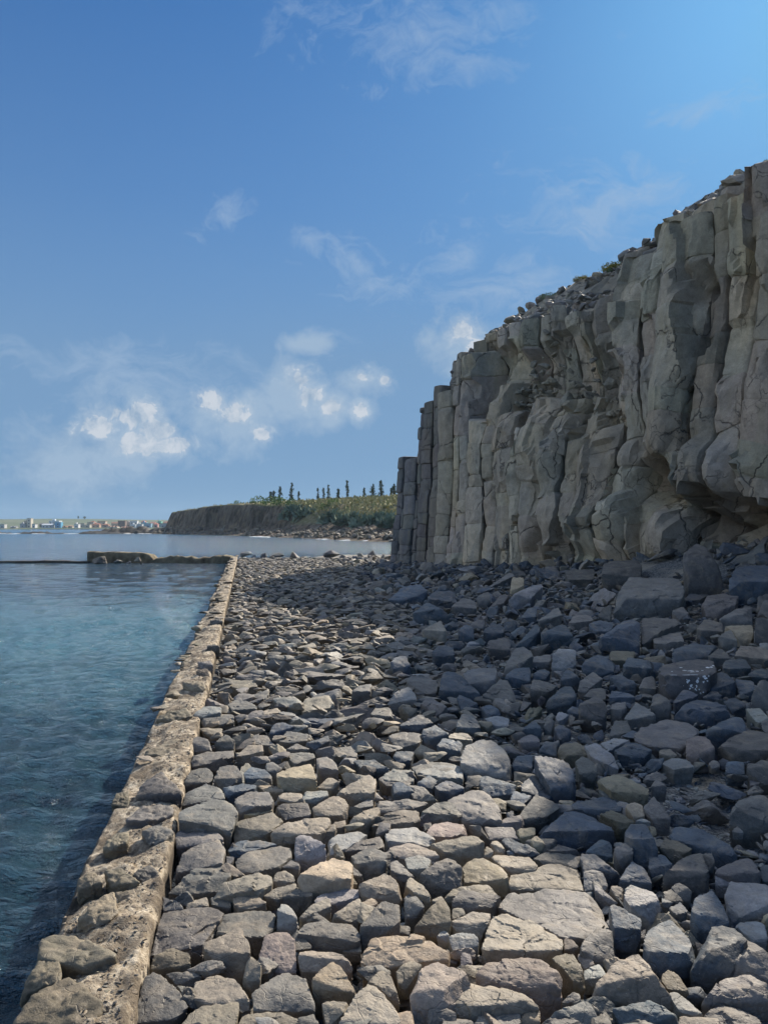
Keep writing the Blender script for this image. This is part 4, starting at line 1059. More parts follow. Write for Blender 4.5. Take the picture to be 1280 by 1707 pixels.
# ---- landmarks among the rocks, with labels of their own: (pixel inside it, short name, label)
HERO = [((925, 1525), 'the widest sunlit slab', 'widest grey slab at the edge of the cliff shadow, with a pocked sunlit top'),
        ((1143, 1110), 'the paint-splashed boulder', 'dark flat-topped boulder splashed with white marks near the cliff foot'),
        ((1075, 1000), 'the great slanting boulder', 'great slanting block with a pale sloping back just below the cliff foot'),
        ((1175, 965), 'the peaked boulder at the cliff foot', 'tall dark boulder with a sharp peak leaning at the cliff foot'),
        ((960, 1380), 'the broad blue-grey slab', 'broad blue-grey slab with a wide smooth top and dark overhanging front'),
        ((1075, 1620), 'the peaked tan rock', 'tan peaked rock catching the sun at the lower edge of the shadow'),
        ((1110, 1580), 'the blue-grey rock with pale veins', 'blue-grey faceted rock crossed by pale veins beside a peaked tan rock'),
        ((825, 1570), 'the flat tan block', 'large flat tan block with a level speckled top in full sun'),
        ((300, 1545), 'the flat slab beside the wall', 'flat rectangular grey slab lying against the sea wall in the foreground'),
        ((250, 1660), 'the smooth grey slab by the wall', 'smooth pointed grey slab wedged beside the wall at the picture bottom'),
        ((670, 1575), 'the arched ochre rock', 'long arched ochre rock with a dark hollow in its front face'),
        ((740, 1640), 'the pinkish wedge', 'pinkish wedge-shaped rock with one steep lit side'),
        ((1240, 1350), 'the round boulder by the gravel', 'rounded grey boulder with a crossing crack sitting on the gravel dip'),
        ((1165, 1245), 'the pinkish-brown boulder', 'pinkish-brown upright boulder standing on gravel in the shade'),
        ((1105, 1225), 'the dark leaning slab', 'wide dark leaning slab behind the gravel patch'),
        ((925, 1290), 'the big faceted blue boulder', 'big faceted blue-grey boulder tilted forward among others in shade'),
        ((815, 1265), 'the rough pale boulder', 'rough pale grey boulder with a broken slanting face in open shade'),
        ((770, 1150), 'the dark wedge', 'dark smooth wedge-shaped boulder leaning to the right'),
        ((815, 1135), 'the rounded pale boulder', 'rounded pale boulder behind a dark smooth wedge'),
        ((500, 1295), 'the ochre-topped block', 'ochre-topped block with sloping sunlit face on the paved strip'),
        ((550, 1455), 'the split ochre rock', 'ochre rock with a cracked bright face in the middle of the paved strip'),
        ((1160, 1440), 'the grey pyramid rock', 'smooth grey pyramid rock with spreading foot in the shade'),
        ((1200, 1540), 'the tall dark boulder', 'tall rounded dark boulder near the right edge at the bottom'),
        ((862, 970), 'the ochre cube', 'small ochre cube-shaped rock below the cliff columns'),
        ((715, 1015), 'the dark pyramid', 'dark pyramid-shaped boulder far down the boulder field'),
        ((680, 990), 'the long black boulder', 'long low black boulder far off near the seaward end of the cliff')]
ROCKS = []; BVERTS = Batch()
r = np.random.default_rng(21)
for k, (pts, tn, f, tl) in enumerate(TRACED):
    P, wid, Hpx, D, zb = solid_from_outline(pts, f, r, grow=1.0)
    wpx = np.ptp(pts[:, 0]); lev = 6 if wpx > 120 else (5 if wpx > 42 else 4)
    ch = 2 if f > 0.7 else 6
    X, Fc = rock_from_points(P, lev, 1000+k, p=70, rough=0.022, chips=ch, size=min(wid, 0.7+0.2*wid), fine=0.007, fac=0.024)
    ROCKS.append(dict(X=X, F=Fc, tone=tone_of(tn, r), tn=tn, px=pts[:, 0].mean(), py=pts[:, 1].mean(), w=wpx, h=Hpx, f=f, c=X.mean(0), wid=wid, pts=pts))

# ---- further rocks strewn over the rest, by distance; the largest become things of their own
def scatter():
    r = np.random.default_rng(33); cand = []; grid = {}
    def free(x, y, rad, layer):
        gx, gy = int(x/0.7), int(y/0.7)
        for i in range(gx-2, gx+3):
            for j in range(gy-2, gy+3):
                for (a, b, c) in grid.get((layer, i, j), ()):
                    if (a-x)**2+(b-y)**2 < (0.80*(rad+c))**2: return False
        return True
    for it, (n, lo, hi) in enumerate([(2500, 0.55, 1.1), (9000, 0.34, 0.58), (30000, 0.22, 0.38), (30000, 0.15, 0.24)]):
        for _ in range(n):
            y = 3.0*math.exp(r.uniform(0, math.log(58/3.0))); 
            if r.random() < 0.35: y = r.uniform(8, 57)
            xl = W0[0]+(y-W0[1])*WD[0]/WD[1]+0.1
            x = xl+r.random()*(y*0.55+1.2-xl)
            q = wall_q(x, y); cq = -cliff_q(x, y)
            s = cliff_s(x, y)
            if (cq < 0.1 and s > -1) or q < 0.10: continue
            if s < -4 and cq < 3 and y > 52: continue
            boul = sstep(1.5, 5.0, q-(0.08*y)) ; size = r.uniform(lo, hi)
            if it == 0 and (r.random() > 0.5*boul*(1 if cq < 7 else 0.35) or q < 2.2): continue
            if it == 1 and q < 0.9 and size > 0.45: continue
            rad = size/2
            if q < rad*0.9: continue
            if y > 18: size = max(size, 0.20)
            z = float(ground_z(x, y)); px, py = proj(x, y, z+0.3*size)
            if px > 1420 or py > 1760: continue
            # gravel clearings
            if math.hypot((px-1190)/110, (py-1335)/62) < 1 and size > 0.12 and r.random() < 0.93: continue
            if math.hypot((px-990)/55, (py-1215)/24) < 1 and r.random() < 0.8: continue
            if math.hypot((px-1240)/70, (py-1405)/30) < 1 and r.random() < 0.9: continue
            cov = 0
            for dx, dy in ((0, 0), (-0.5, 0), (0.5, 0), (0, -0.4), (0, 0.3)): cov += covered(px+dx*size*F/y, py+dy*size*F/y*0.7)
            if cov >= 1 and (size > 0.24 or cov >= 3 or covered(px, py)): continue
            if not free(x, y, rad, 0): continue
            grid.setdefault((0, int(x/0.7), int(y/0.7)), []).append((x, y, rad))
            cand.append((x, y, z, size, px, py, boul))
    return cand
CAND = scatter()

def make_loose(c, r, hi):
    x, y, z, size, px, py, boul = c
    st = ST_HI if hi == 2 else (ST_MID if hi == 1 else ST_LO); X, Fc = st[r.integers(len(st))]
    ti = 0.10+0.32*boul; th = r.uniform(0, 6.28) if boul > 0.4 else r.normal()*0.6
    X = (X*np.array([1, r.uniform(0.62, 0.95), r.uniform(0.55, 0.8)])*size*1.16) @ rotm(r.normal()*ti, r.normal()*ti, th).T
    top = X[:, 2].max(); X = X+np.array([x, y, z+(0.09-top if boul < 0.15 else -0.12*size+boul*0.10*size+r.normal()*0.03)])
    return X, Fc
def cand_tone(c, r):
    boul = c[6]; u = r.random()
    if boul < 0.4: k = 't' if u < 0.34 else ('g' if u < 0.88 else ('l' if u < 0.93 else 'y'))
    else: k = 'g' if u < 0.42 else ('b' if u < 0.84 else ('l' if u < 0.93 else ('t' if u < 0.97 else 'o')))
    return k
cs = sorted(CAND, key=lambda c: -(c[3]*F/c[1])*(1 if -20 < c[4] < 1290 and c[5] < 1720 else 0.01))
n_ind = max(0, 300-len(TRACED)-0)
r = np.random.default_rng(44)
def touch_frame(c): return 0 < c[4] < 1280 and c[5] < 1707
LOOSE = Batch()
for i, c in enumerate(cs):
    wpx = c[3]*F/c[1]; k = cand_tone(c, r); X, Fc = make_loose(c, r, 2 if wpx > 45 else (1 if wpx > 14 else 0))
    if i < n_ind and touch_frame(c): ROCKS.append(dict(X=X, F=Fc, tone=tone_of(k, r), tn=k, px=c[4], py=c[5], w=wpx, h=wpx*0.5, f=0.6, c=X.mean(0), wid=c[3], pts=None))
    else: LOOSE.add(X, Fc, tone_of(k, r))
if len(ROCKS) > 300:
    ROCKS.sort(key=lambda q: -q['w']*q['h'])
    for q in ROCKS[300:]: LOOSE.add(q['X'], q['F'], q['tone'])
    ROCKS = ROCKS[:300]
V, T, tone = LOOSE.get()
link('loose_rocks', mesh_np('loose_rocks', V, T, M_ROCK, 26, tone), kind='stuff', label='smaller basalt rocks packed between the large ones and far down the shore', cat='rocks')
# small stones that fill the gaps and the gravel patches
def fillers():
    r = np.random.default_rng(71); B = Batch(); n = 0
    for _ in range(26000):
        y = 2.9*math.exp(r.random()*math.log(20/2.9)); xl = W0[0]+(y-W0[1])*WD[0]/WD[1]+0.03
        x = xl+r.random()*(y*0.54+0.5-xl); z = float(ground_z(x, y)); px, py = proj(x, y, z)
        if px > 1300 or py > 1740 or wall_q(x, y) < 0.03: continue
        grav = math.hypot((px-1190)/125, (py-1335)/80) < 1 or math.hypot((px-990)/60, (py-1215)/28) < 1
        if not grav and r.random() < 0.45: continue
        size = r.uniform(0.02, 0.10) if grav else r.uniform(0.05, 0.15)
        X, Fc = ST_LO[r.integers(26)] if size*F/y < 22 else ST_MID[r.integers(26)]
        X = (X*np.array([1, r.uniform(0.6, 0.9), r.uniform(0.4, 0.7)])*size) @ rotm(r.normal()*0.3, r.normal()*0.3, r.uniform(0, 6.28)).T
        B.add(X+np.array([x, y, z-0.14+0.25*size+(0.0 if grav else r.uniform(0, 0.05)+(r.uniform(0, 0.09) if wall_q(x, y) > 2.2 else 0))]), Fc, tone_of('l' if r.random() < (0.6 if grav else 0.25) else ('g' if r.random() < 0.6 else 'b'), r)*r.uniform(0.7, 1.3))
    V, T, tone = B.get(); link('pebbles', mesh_np('pebbles', V, T, M_ROCK, True, tone), kind='stuff', label='small stones and shingle in the gaps and gravel dips between the rocks', cat='pebbles')
fillers()

# ---- names and labels
def label_rocks():
    heroes = []
    for (hp, short, lab) in HERO:
        best = None
        for q in ROCKS:
            if q['pts'] is not None and inside(hp[0], hp[1], q['pts']):
                if best is None or q['w'] > best['w']: best = q
        if best is None: best = min(ROCKS, key=lambda q: (q['px']-hp[0])**2+(q['py']-hp[1])**2)
        if 'label' in best: print('hero clash', short); continue
        best['label'] = lab; heroes.append((best, short))
    names = ['right of', 'behind and right of', 'behind', 'behind and left of', 'left of', 'in front and left of', 'in front of', 'in front and right of']
    ordw = ['nearest', 'second', 'third', 'fourth', 'fifth', 'sixth', 'seventh', 'eighth', 'ninth', 'tenth', 'eleventh', 'twelfth']
    sect = {}
    for q in ROCKS:
        if 'label' in q: continue
        def dist(hh): return math.hypot(hh[0]['px']-q['px'], (hh[0]['py']-q['py'])*1.4)
        hq = min(heroes, key=dist); dx = q['px']-hq[0]['px']; dy = -(q['py']-hq[0]['py'])*1.4
        k = int(round(math.atan2(dy, dx)/(math.pi/4))) % 8
        sect.setdefault((hq[1], k), []).append((dist(hq), id(q), q))
    for (short, k), L in sect.items():
        L.sort(key=lambda e: e[:2])
        for i, (_, _, q) in enumerate(L):
            ratio = q['w']/max(q['h'], 1)
            shape = 'flat' if q['f'] >= 0.75 else ('long' if ratio > 2.0 else ('upright' if ratio < 0.9 else ('blocky' if q['f'] < 0.5 else 'angular')))
            o = ordw[i] if i < 12 else 'last'
            q['label'] = f"{TNAME[q['tn']]} {shape} rock, {o} of the rocks {names[k]} {short}" if len(L) > 1 else f"{TNAME[q['tn']]} {shape} rock {names[k]} {short}"
    seen = {}
    for q in ROCKS:
        if q['label'] in seen: print('dup label', q['label'])
        seen[q['label']] = 1
        if len(q['label'].split()) > 16: q['label'] = q['label'].replace(' of the rocks', ' rock').replace(' rock,', ',')
label_rocks()
PAINTED = None
for q in ROCKS:
    big = q['wid'] > 0.55; strip = wall_q(q['c'][0], q['c'][1]) < 1.5+0.09*q['c'][1]
    nm = 'boulder' if big else ('paving_rock' if strip and q['c'][1] < 12 else 'rock')
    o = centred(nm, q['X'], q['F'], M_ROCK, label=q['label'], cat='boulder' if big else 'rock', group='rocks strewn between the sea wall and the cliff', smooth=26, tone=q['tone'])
    if 'splashed with' in q['label']: PAINTED = (o, q)
# white marks on the splashed boulder
def paint():
    o, q = PAINTED; bv = BVHTree.FromPolygons([tuple(v) for v in q['X']], [tuple(map(int, f)) for f in q['F']]); r = np.random.default_rng(2); B = Batch()
    L = [(665, 350, 14, 16), (690, 380, 16, 12), (680, 400, 9, 10), (740, 350, 15, 20), (745, 325, 8, 9), (735, 385, 8, 10), (725, 410, 9, 11), (755, 410, 8, 8), (790, 310, 16, 12), (800, 325, 14, 12), (812, 342, 9, 10),
         (785, 352, 9, 9), (825, 305, 5, 12), (765, 440, 10, 8), (785, 430, 8, 6), (660, 335, 6, 7), (632, 380, 3, 4), (700, 395, 8, 5), (640, 264, 22, 3), (690, 268, 26, 4), (700, 277, 22, 3), (735, 272, 22, 3), (775, 266, 12, 3),
         (830, 243, 24, 6), (860, 229, 14, 6), (850, 240, 18, 4), (612, 244, 12, 3), (560, 300, 26, 2), (545, 274, 7, 3), (640, 300, 40, 2), (720, 298, 46, 2), (890, 245, 3, 20)]
    for (tx, ty, a, b) in L:
        for sub in range(3):
            cx, cy = tx+r.normal()*a*0.3, ty+r.normal()*b*0.3; n = 11; pts = []
            for i in range(n+1):
                if i == 0: sx, sy = cx, cy
                else: t = 2*math.pi*i/n; k = r.uniform(0.5, 1.0)*0.75; sx, sy = cx+a*k*math.cos(t), cy+b*k*math.sin(t)
                px, py = 1000+sx/4.571, 1060+sy/4.571; d = Vector(((px-640)/F, 1, (HY-py)/F)).normalized()
                h = bv.ray_cast(Vector((0, 0, CAMZ)), d)
                if h[0] is None: pts = None; break
                pts.append(np.array(h[0][:])+np.array(h[1][:])*0.004)
            if pts: B.add(np.array(pts), np.array([[0, i, i % n+1] for i in range(1, n+1)]))

    if B.n:
        V, T, _ = B.get(); me = mesh_np('paint_marks', V-np.array(o.location), T, simple('white_paint', (0.62, 0.63, 0.62), (0.8, 0.8, 0.78), 30, 0.6), False)
        link('paint_marks', me, parent=o, label='white splashes on the top and front of the boulder')
if PAINTED: paint()
# ------------------------------------------------------------------ the sea wall running away from the camera
def sea_wall():
    ts = np.concatenate([np.linspace(-6, -0.6, 30, endpoint=False), np.geomspace(3.0-0.6, 51, 620)-3.0])
    width = 0.50
    # profile from the foot on the rock side, over the top, down to the sea bed
    us = np.array([(0.02, -0.8), (0.01, -0.45), (0.005, -0.3), (0.0, -0.2), (0.0, -0.1), (-0.004, -0.04), (-0.03, 0.0)]+[(-0.03-(width-0.07)*k/26, 0.0) for k in range(1, 27)]+
                  [(-width+0.02, -0.03), (-width, -0.09), (-width-0.02, -0.18), (-width-0.04, -0.3), (-width-0.07, -0.5), (-width-0.12, -0.9)])
    Tt, K = np.meshgrid(ts, np.arange(len(us)), indexing='ij'); u = us[K, 0]; z = us[K, 1]
    X = W0[0]+WD[0]*Tt+WN[0]*u; Y = W0[1]+WD[1]*Tt+WN[1]*u
    P = np.stack([X, Y, z], -1).reshape(-1, 3)
    n = fbm(P, 3.2, 5, 3, 0.55).reshape(X.shape); n2 = fbm(P, 1.1, 3, 13).reshape(X.shape)
    left = sstep(-0.18, -width, u); right_edge = 1-sstep(-0.06, -0.02, -u)
    top = sstep(-0.32, -0.02, z)
    z2 = z+top*(0.055*n+0.03*n2+0.022*fbm(P, 14, 3, 5).reshape(X.shape)-left*(0.05+0.10*np.clip(n2+0.2, 0, 1))+0.01)
    uu = (0.045*n+0.05*n2*left-0.012)*np.where(u < -width*0.5, 1.0, 0.62)
    X2 = X+WN[0]*uu; Y2 = Y+WN[1]*uu
    V = np.stack([X2, Y2, z2], -1).reshape(-1, 3); n_ = len(us)
    Fc = grid_faces(len(ts), n_); Fl = [list(map(int, f)) for f in Fc]; Fl.append(list(range(n_))); Fl.append([(len(ts)-1)*n_+i for i in range(n_)][::-1])
    o = link('sea_wall', mesh_np('sea_wall', V, Fl, M_WALL, True), label='long low sea wall of pale mortar and stones running away beside the water', cat='wall')
    r = np.random.default_rng(8); k = 0
    for ln in WALLRAW.split('\n'):
        h, pts = ln.split(':'); pts = np.array([[float(v) for v in q.split(',')] for q in pts.split()])/2.0+np.array([0, 1000])
        P, wid, Hpx, D, zb = solid_from_outline(pts, float(h[1:]), r, seat=-0.01, deep=0.45, grow=1.12)
        P[:, 2] = np.minimum(P[:, 2], 0.10+0*P[:, 2])
        X, Fc = rock_from_points(P, 5 if wid > 0.1 else 4, 3000+k, p=15, rough=0.045, chips=5, size=wid, fine=0.03, fac=0.045); k += 1
        link('embedded_stone', mesh_np('embedded_stone', X, Fc, M_ROCK, True, tone_of(h[0], r)*0.85), parent=o)
    for i in range(70):
        t = 3.4+46*r.random()**1.2 if i > 22 else r.uniform(9, 20)
        if i < 22 and t < 9: t = r.uniform(0.2, 9)
        size = r.uniform(0.16, 0.40); u = -r.uniform(0.08, 0.5)
        if t < 9: size = r.uniform(0.16, 0.3); u = -r.uniform(0.40, 0.52)
        x, y = W0[0]+WD[0]*t+WN[0]*u, W0[1]+WD[1]*t+WN[1]*u; X, Fc = ST_MID[r.integers(26)]
        X = (X*np.array([0.8, 1.2, 0.42])*size) @ rotm(r.normal()*0.1, r.normal()*0.1, r.uniform(0, 6.28)).T
        link('embedded_stone', mesh_np('embedded_stone', X+np.array([x, y, 0.01+0.03*r.random()]), Fc, M_ROCK, True, tone_of('o' if r.random() < 0.5 else 't', r)), parent=o)
    B = Batch()
    for i in range(2400):
        t = 12*r.random()**1.9-0.3; u = -0.02-0.46*r.random()**0.8; size = r.uniform(0.008, 0.034)
        x, y = W0[0]+WD[0]*t+WN[0]*u, W0[1]+WD[1]*t+WN[1]*u; X, Fc = ST_LO[r.integers(26)]
        X = (X*np.array([1, 0.8, 0.45])*size) @ rotm(r.normal()*0.25, r.normal()*0.25, r.uniform(0, 6.28)).T
        p = P3(x, y, 0.0); zz = 0.055*fbm(p, 3.2, 5, 3, 0.55)[0]+0.03*fbm(p, 1.1, 3, 13)[0]+0.022*fbm(p, 14, 3, 5)[0]+0.01-float(sstep(-0.18, -0.5, u))*0.06
        B.add(X+np.array([x, y, zz+0.002]), Fc, tone_of('g' if r.random() < 0.6 else 't', r)*r.uniform(0.6, 1.0))
    V, T, tone = B.get(); link('stone_chips', mesh_np('stone_chips', V, T, M_ROCK, True, tone), parent=o, kind='stuff')
    return o
WALL = sea_wall()

# ------------------------------------------------------------------ ruined cross wall in the water beyond
M_OLDWALL = simple('old_wall', (0.10, 0.085, 0.055), (0.26, 0.215, 0.14), 2.2, 0.95, 0.05, 9)
M_WET = simple('wet_stone', (0.022, 0.022, 0.02), (0.06, 0.052, 0.04), 3, 0.6, 0.03, 9)
def at(px, Y, z): return np.array([(px-640)/F*Y, Y, z])
def lumpy_bar(name, px0, px1, Y0, Y1, tops, thick, seed, mat, label, rough=0.06):
    """a length of old wall: tops = [(0..1, top height)...]"""
    n = 90; us = np.linspace(0, 1, n); th = np.interp(us, [a for a, b in tops], [b for a, b in tops])
    A = at(px0, Y0, 0); B_ = at(px1, Y1, 0); d = (B_-A)/np.linalg.norm(B_-A); nn = np.array([-d[1], d[0], 0]); V = []
    if nn[1] > 0: nn = -nn
    prof = [(0.5, -1.2), (0.5, -0.6), (0.5, -0.35), (0.5, 0.35), (0.5, 0.7), (0.48, 0.92), (0.42, 1.0), (0.2, 1.02), (-0.2, 1.02), (-0.42, 1.0), (-0.5, 0.9), (-0.5, 0.3), (-0.5, -1.2)]
    for u, t in zip(us, th):
        for a, b in prof:
            hh = (t-WATER_Z); z = WATER_Z+hh*b if b > 0 else WATER_Z+b
            V.append(A+(B_-A)*u+nn*a*thick+np.array([0, 0, z]))
    V = np.array(V); nz = fbm(V, 1.6, 4, seed)*rough*2; nz2 = fbm(V, 1.4, 4, seed+5)*rough*2
    V += nn*nz2[:, None]; V[:, 2] += nz*(V[:, 2] > WATER_Z+0.02)
    m = len(prof); Fl = [list(map(int, f)) for f in grid_faces(n, m)]; Fl.append(list(range(m))); Fl.append([(n-1)*m+i for i in range(m)][::-1])
    return link(name, mesh_np(name, V, Fl, mat, True), label=label, cat='wall')
lumpy_bar('ruined_wall', 151, 262, 51, 50.6, [(0, 0.30), (0.02, 0.31), (0.7, 0.29), (0.85, 0.22), (0.93, 0.12), (0.97, -0.05), (1, -0.25)], 0.9, 3, M_OLDWALL, 'tall broken block of old wall standing in the water, level on top', 0.045)
lumpy_bar('ruined_wall', 258, 388, 50.6, 50.0, [(0, -0.25), (0.06, -0.12), (0.25, 0.02), (0.4, -0.10), (0.55, -0.08), (0.65, 0.0), (0.85, 0.02), (1, 0.0)], 1.1, 9, M_OLDWALL, 'low crumbling stretch of old wall joining the far end of the sea wall', 0.12)
lumpy_bar('ruined_wall', -140, 152, 50.9, 50.7, [(0, -0.33), (0.6, -0.30), (0.8, -0.27), (1, -0.32)], 0.8, 15, M_WET, 'dark wet line of sunken wall just breaking the surface at the left', 0.03)
def one_rock(name, px, py, wpx, Y, z, seed, tn, label, cat='rock', group=None, sz=(1, .8, .7), mat=None, lev=4):
    r = np.random.default_rng(seed); X, Fc = ST_MID[seed % 26] if lev < 4 else ST_HI[seed % 22]
    s = wpx*Y/F*1.05; X = (X*np.array(sz)*s) @ rotm(0.2*r.normal(), 0.2*r.normal(), r.uniform(0, 6.28)).T
    c = at(px, Y, z+0.25*s*sz[2])
    return centred(name, X+c, Fc, mat or M_ROCK, label=label, cat=cat, group=group, tone=tone_of(tn, r))
for i, (px, wpx, zz, lb) in enumerate([(168, 26, -0.45, 'low brown stone lying in front of the left end of the ruined wall'), (197, 15, -0.42, 'small stone at the water in front of the ruined wall'), (214, 17, -0.48, 'dark stone at the water, left of an upright stone by the ruined wall'),
                                    (229, 13, -0.36, 'upright pale stone leaning on the front of the ruined wall'), (237, 9, -0.45, 'smallest stone just right of the upright one by the ruined wall')]):
    one_rock('rock', px, 0, wpx, 49.4, zz, 40+i, 't' if i in (0, 3) else 'g', lb, group='stones at the foot of the ruined wall', sz=(1, .7, 1.1) if i == 3 else (1, .8, .6))
EDGE = [(411, 20, 'dark boulder standing just right of the far end of the sea wall', 0.12), (424, 14, 'smaller dark stone beside the boulder at the far wall end', 0.0), (440, 16, 'middle dark stone of the row at the end of the path', -0.02), (453, 14, 'flat stone left of the big dark boulder on the far edge', -0.1),
        (464, 22, 'big dark rounded boulder on the seaward edge of the rocks', 0.06), (492, 26, 'brownish boulder right of the big dark one on the far edge', -0.08), (505, 16, 'small grey stone on the far edge behind the brownish boulder', -0.15),
        (552, 30, 'wide dark boulder half way along the far edge', 0.0), (572, 18, 'pale stone right of the wide dark boulder on the far edge', -0.1), (600, 18, 'grey stone on the far edge between the wide boulder and the cliff', -0.1), (622, 22, 'dark stone on the far edge close to the cliff', 0.0), (640, 16, 'last stone of the far edge beside the foot of the cliff', 0.05)]
for i, (px, wpx, lb, dz) in enumerate(EDGE):
    one_rock('boulder', px, 0, wpx, 50.5-0.4*(i % 3), -0.12+dz, 60+i, 'b' if i in (0, 1, 2, 4, 7, 10) else 'g', lb, 'boulder', 'boulders along the seaward end of the path', (1, .85, .8))

# ------------------------------------------------------------------ headland across the bay
SHORE = np.array([(-40, 420), (-90, 372), (-103, 330), (-94, 291), (-73, 256), (-41, 213), (-18.6, 166), (-4.3, 135), (2.9, 119), (14, 104), (34, 92), (70, 84), (120, 80)], float)
def headland():
    seg = np.r_[0, np.cumsum(np.linalg.norm(np.diff(SHORE, axis=0), axis=1))]; nu = 420; u = np.linspace(0, seg[-1], nu)
    sx = np.interp(u, seg, SHORE[:, 0]); sy = np.interp(u, seg, SHORE[:, 1])
    k = np.ones(25)/25; sxp = np.convolve(np.pad(sx, 12, 'edge'), k, 'valid'); syp = np.convolve(np.pad(sy, 12, 'edge'), k, 'valid')
    tx = np.gradient(sxp); ty = np.gradient(syp); L = np.hypot(tx, ty); nx, ny = -ty/L, tx/L     # inland side
    nx, ny = np.where(True, nx, nx), ny
    cx, cy = 60, 260
    if ((cx-sxp[nu//2])*nx[nu//2]+(cy-syp[nu//2])*ny[nu//2]) < 0: nx, ny = -nx, -ny
    d = np.array([-6, -2, 0, 1.5, 3, 5, 7, 8.2, 8.8, 9.4, 10, 10.6, 11.2, 12, 13.2, 15, 18, 22, 27, 34, 42, 52, 64, 80, 100, 130, 170])
    px_s = 640+F*sxp/syp
    V = []; info = []
    rimd = np.interp(px_s, [200, 262, 300, 345, 400, 430, 470, 520, 560, 600, 640, 700], [7.6, 8.5, 9.4, 9.6, 8.6, 7.6, 6.0, 4.6, 4.0, 3.9, 3.9, 4])
    steep = np.interp(px_s, [390, 470, 560], [1, 0.55, 0.35]); 
    idx = np.arange(nu); rimd = np.where(idx < nu*0.22, 8, rimd)
    ridge = fbm(np.stack([u*1.0, 0*u, 0*u], 1), 0.55, 3, 6)*0.9+fbm(np.stack([u*1.0, 0*u, 0*u], 1), 0.12, 2, 66)*2.2
    taper = sstep(0, 60, u)
    for i in range(nu):
        foot = 1.3+0.5*math.sin(i*0.3); R = rimd[i]
        for j, dd in enumerate(d):
            wob = ridge[i] if 6 < dd < 14 else 0
            width = 1.0+(1-steep[i])*5.0
            t = np.clip((dd-7.5)/(3.6*width), 0, 1); 
            if dd < 7.5: z = -1.2+(dd+6)/13.5*(foot+1.2)
            else:
                z = foot+(R-foot)*(t**0.75 if steep[i] < 0.8 else float(sstep(0, 1, t))**0.8)
            # plateau rising inland
            back = np.interp(dd, [11, 18, 34, 64, 100, 170], [0, 1.0, 2.6, 4.6, 6.2, 8.0])*np.interp(px_s[i], [290, 330, 400, 470, 640], [0.35, 0.5, 0.9, 1.5, 1.9]) if dd > 11 else 0
            x = sxp[i]+nx[i]*(dd+wob*steep[i]); y = syp[i]+ny[i]*(dd+wob*steep[i]); V.append((x, y, z+back))
    V = np.array(V); n1_ = fbm(V, 0.16, 4, 12); V[:, 2] += n1_*np.where(V[:, 2] > 3, 0.5, 0.45)
    V[:, 2] += fbm(V, 0.5, 3, 2)*0.35
    # near the beginning (behind the tip) the plateau only overlaps itself inland, which is under its own top
    m, t = newmat('headland'); p = t.pos
    sep = t.n('ShaderNodeSeparateXYZ'); t.inp(sep.inputs[0], t.nrm); sp = t.n('ShaderNodeSeparateXYZ'); t.inp(sp.inputs[0], p)
    col = t.noise(t.map(p, scale=(1, 1, 0.08)), 0.75, 5, 0.65)
    rock = t.mix(t.ramp(col, [(0.38, 0.0), (0.62, 1.0)]), (0.045, 0.038, 0.032), (0.21, 0.175, 0.14))
    rock = t.mix(t.ramp(t.noise(p, 0.35, 4, 0.6), [(0.52, 0.0), (0.62, 0.6)]), rock, (0.24, 0.18, 0.12))
    g1 = t.mix(t.ramp(t.noise(p, 0.09, 5, 0.6), [(0.38, 0.0), (0.62, 1.0)]), (0.24, 0.20, 0.12), (0.13, 0.145, 0.065))
    g1 = t.mix(t.ramp(t.noise(p, 0.8, 5, 0.7), [(0.45, 0.0), (0.7, 0.8)]), g1, (0.33, 0.285, 0.2))
    up = t.ramp(t.math('ADD', sep.outputs[2], t.math('MULTIPLY', t.math('SUBTRACT', t.noise(p, 0.4, 3, 0.6), 0.5), 0.4)), [(0.66, 0.0), (0.80, 1.0)])
    high = t.ramp(t.math('ADD', t.math('MULTIPLY', sp.outputs[2], 0.1), t.math('MULTIPLY', t.noise(p, 0.3, 3, 0.6), 0.2)), [(0.36, 0.0), (0.44, 1.0)])
    c = t.mix(t.math('MULTIPLY', up, high), rock, g1)
    t.inp(t.pr.inputs['Base Color'], c); t.pr.inputs['Roughness'].default_value = 0.95; t.pr.inputs['Specular IOR Level'].default_value = 0.1
    t.inp(t.pr.inputs['Normal'], t.bump(t.math('ADD', col, t.noise(p, 1.5, 4, 0.7)), 1.0, 0.6))
    Fc = grid_faces(nu, len(d))
    hills = link('headland', mesh_np('headland', V, Fc, m, True), kind='structure'); hills['label'] = 'grassy headland with a dark columnar cliff across the bay'
    return V.reshape(nu, len(d), 3), d, px_s
HV, HD, HPX = headland()
HB = BVHTree.FromPolygons([tuple(v) for v in HV.reshape(-1, 3)], [tuple(map(int, f)) for f in grid_faces(HV.shape[0], HV.shape[1])])
def head_at(px, d):
    """point of the headland seen in column px, d metres inland"""
    cand = [i for i in range(int(HV.shape[0]*0.2), HV.shape[0])]
    j = int(np.argmin(np.abs(HD-d))); P = HV[cand, j]; pxs = 640+F*P[:, 0]/P[:, 1]
    return P[int(np.argmin(np.abs(pxs-px)))]
def drop(x, y):
    h = HB.ray_cast(Vector((x, y, 80)), Vector((0, 0, -1)))
    return h[0].z if h[0] is not None else None
def leafmat(name, a, b): 
    m, t = newmat(name); t.inp(t.pr.inputs['Base Color'], t.mix(t.ramp(t.noise(t.pos, 0.5, 4, 0.6), [(0.35, 0), (0.65, 1)]), a, b)); t.pr.inputs['Roughness'].default_value = 0.85; t.pr.inputs['Specular IOR Level'].default_value = 0.15
    return m
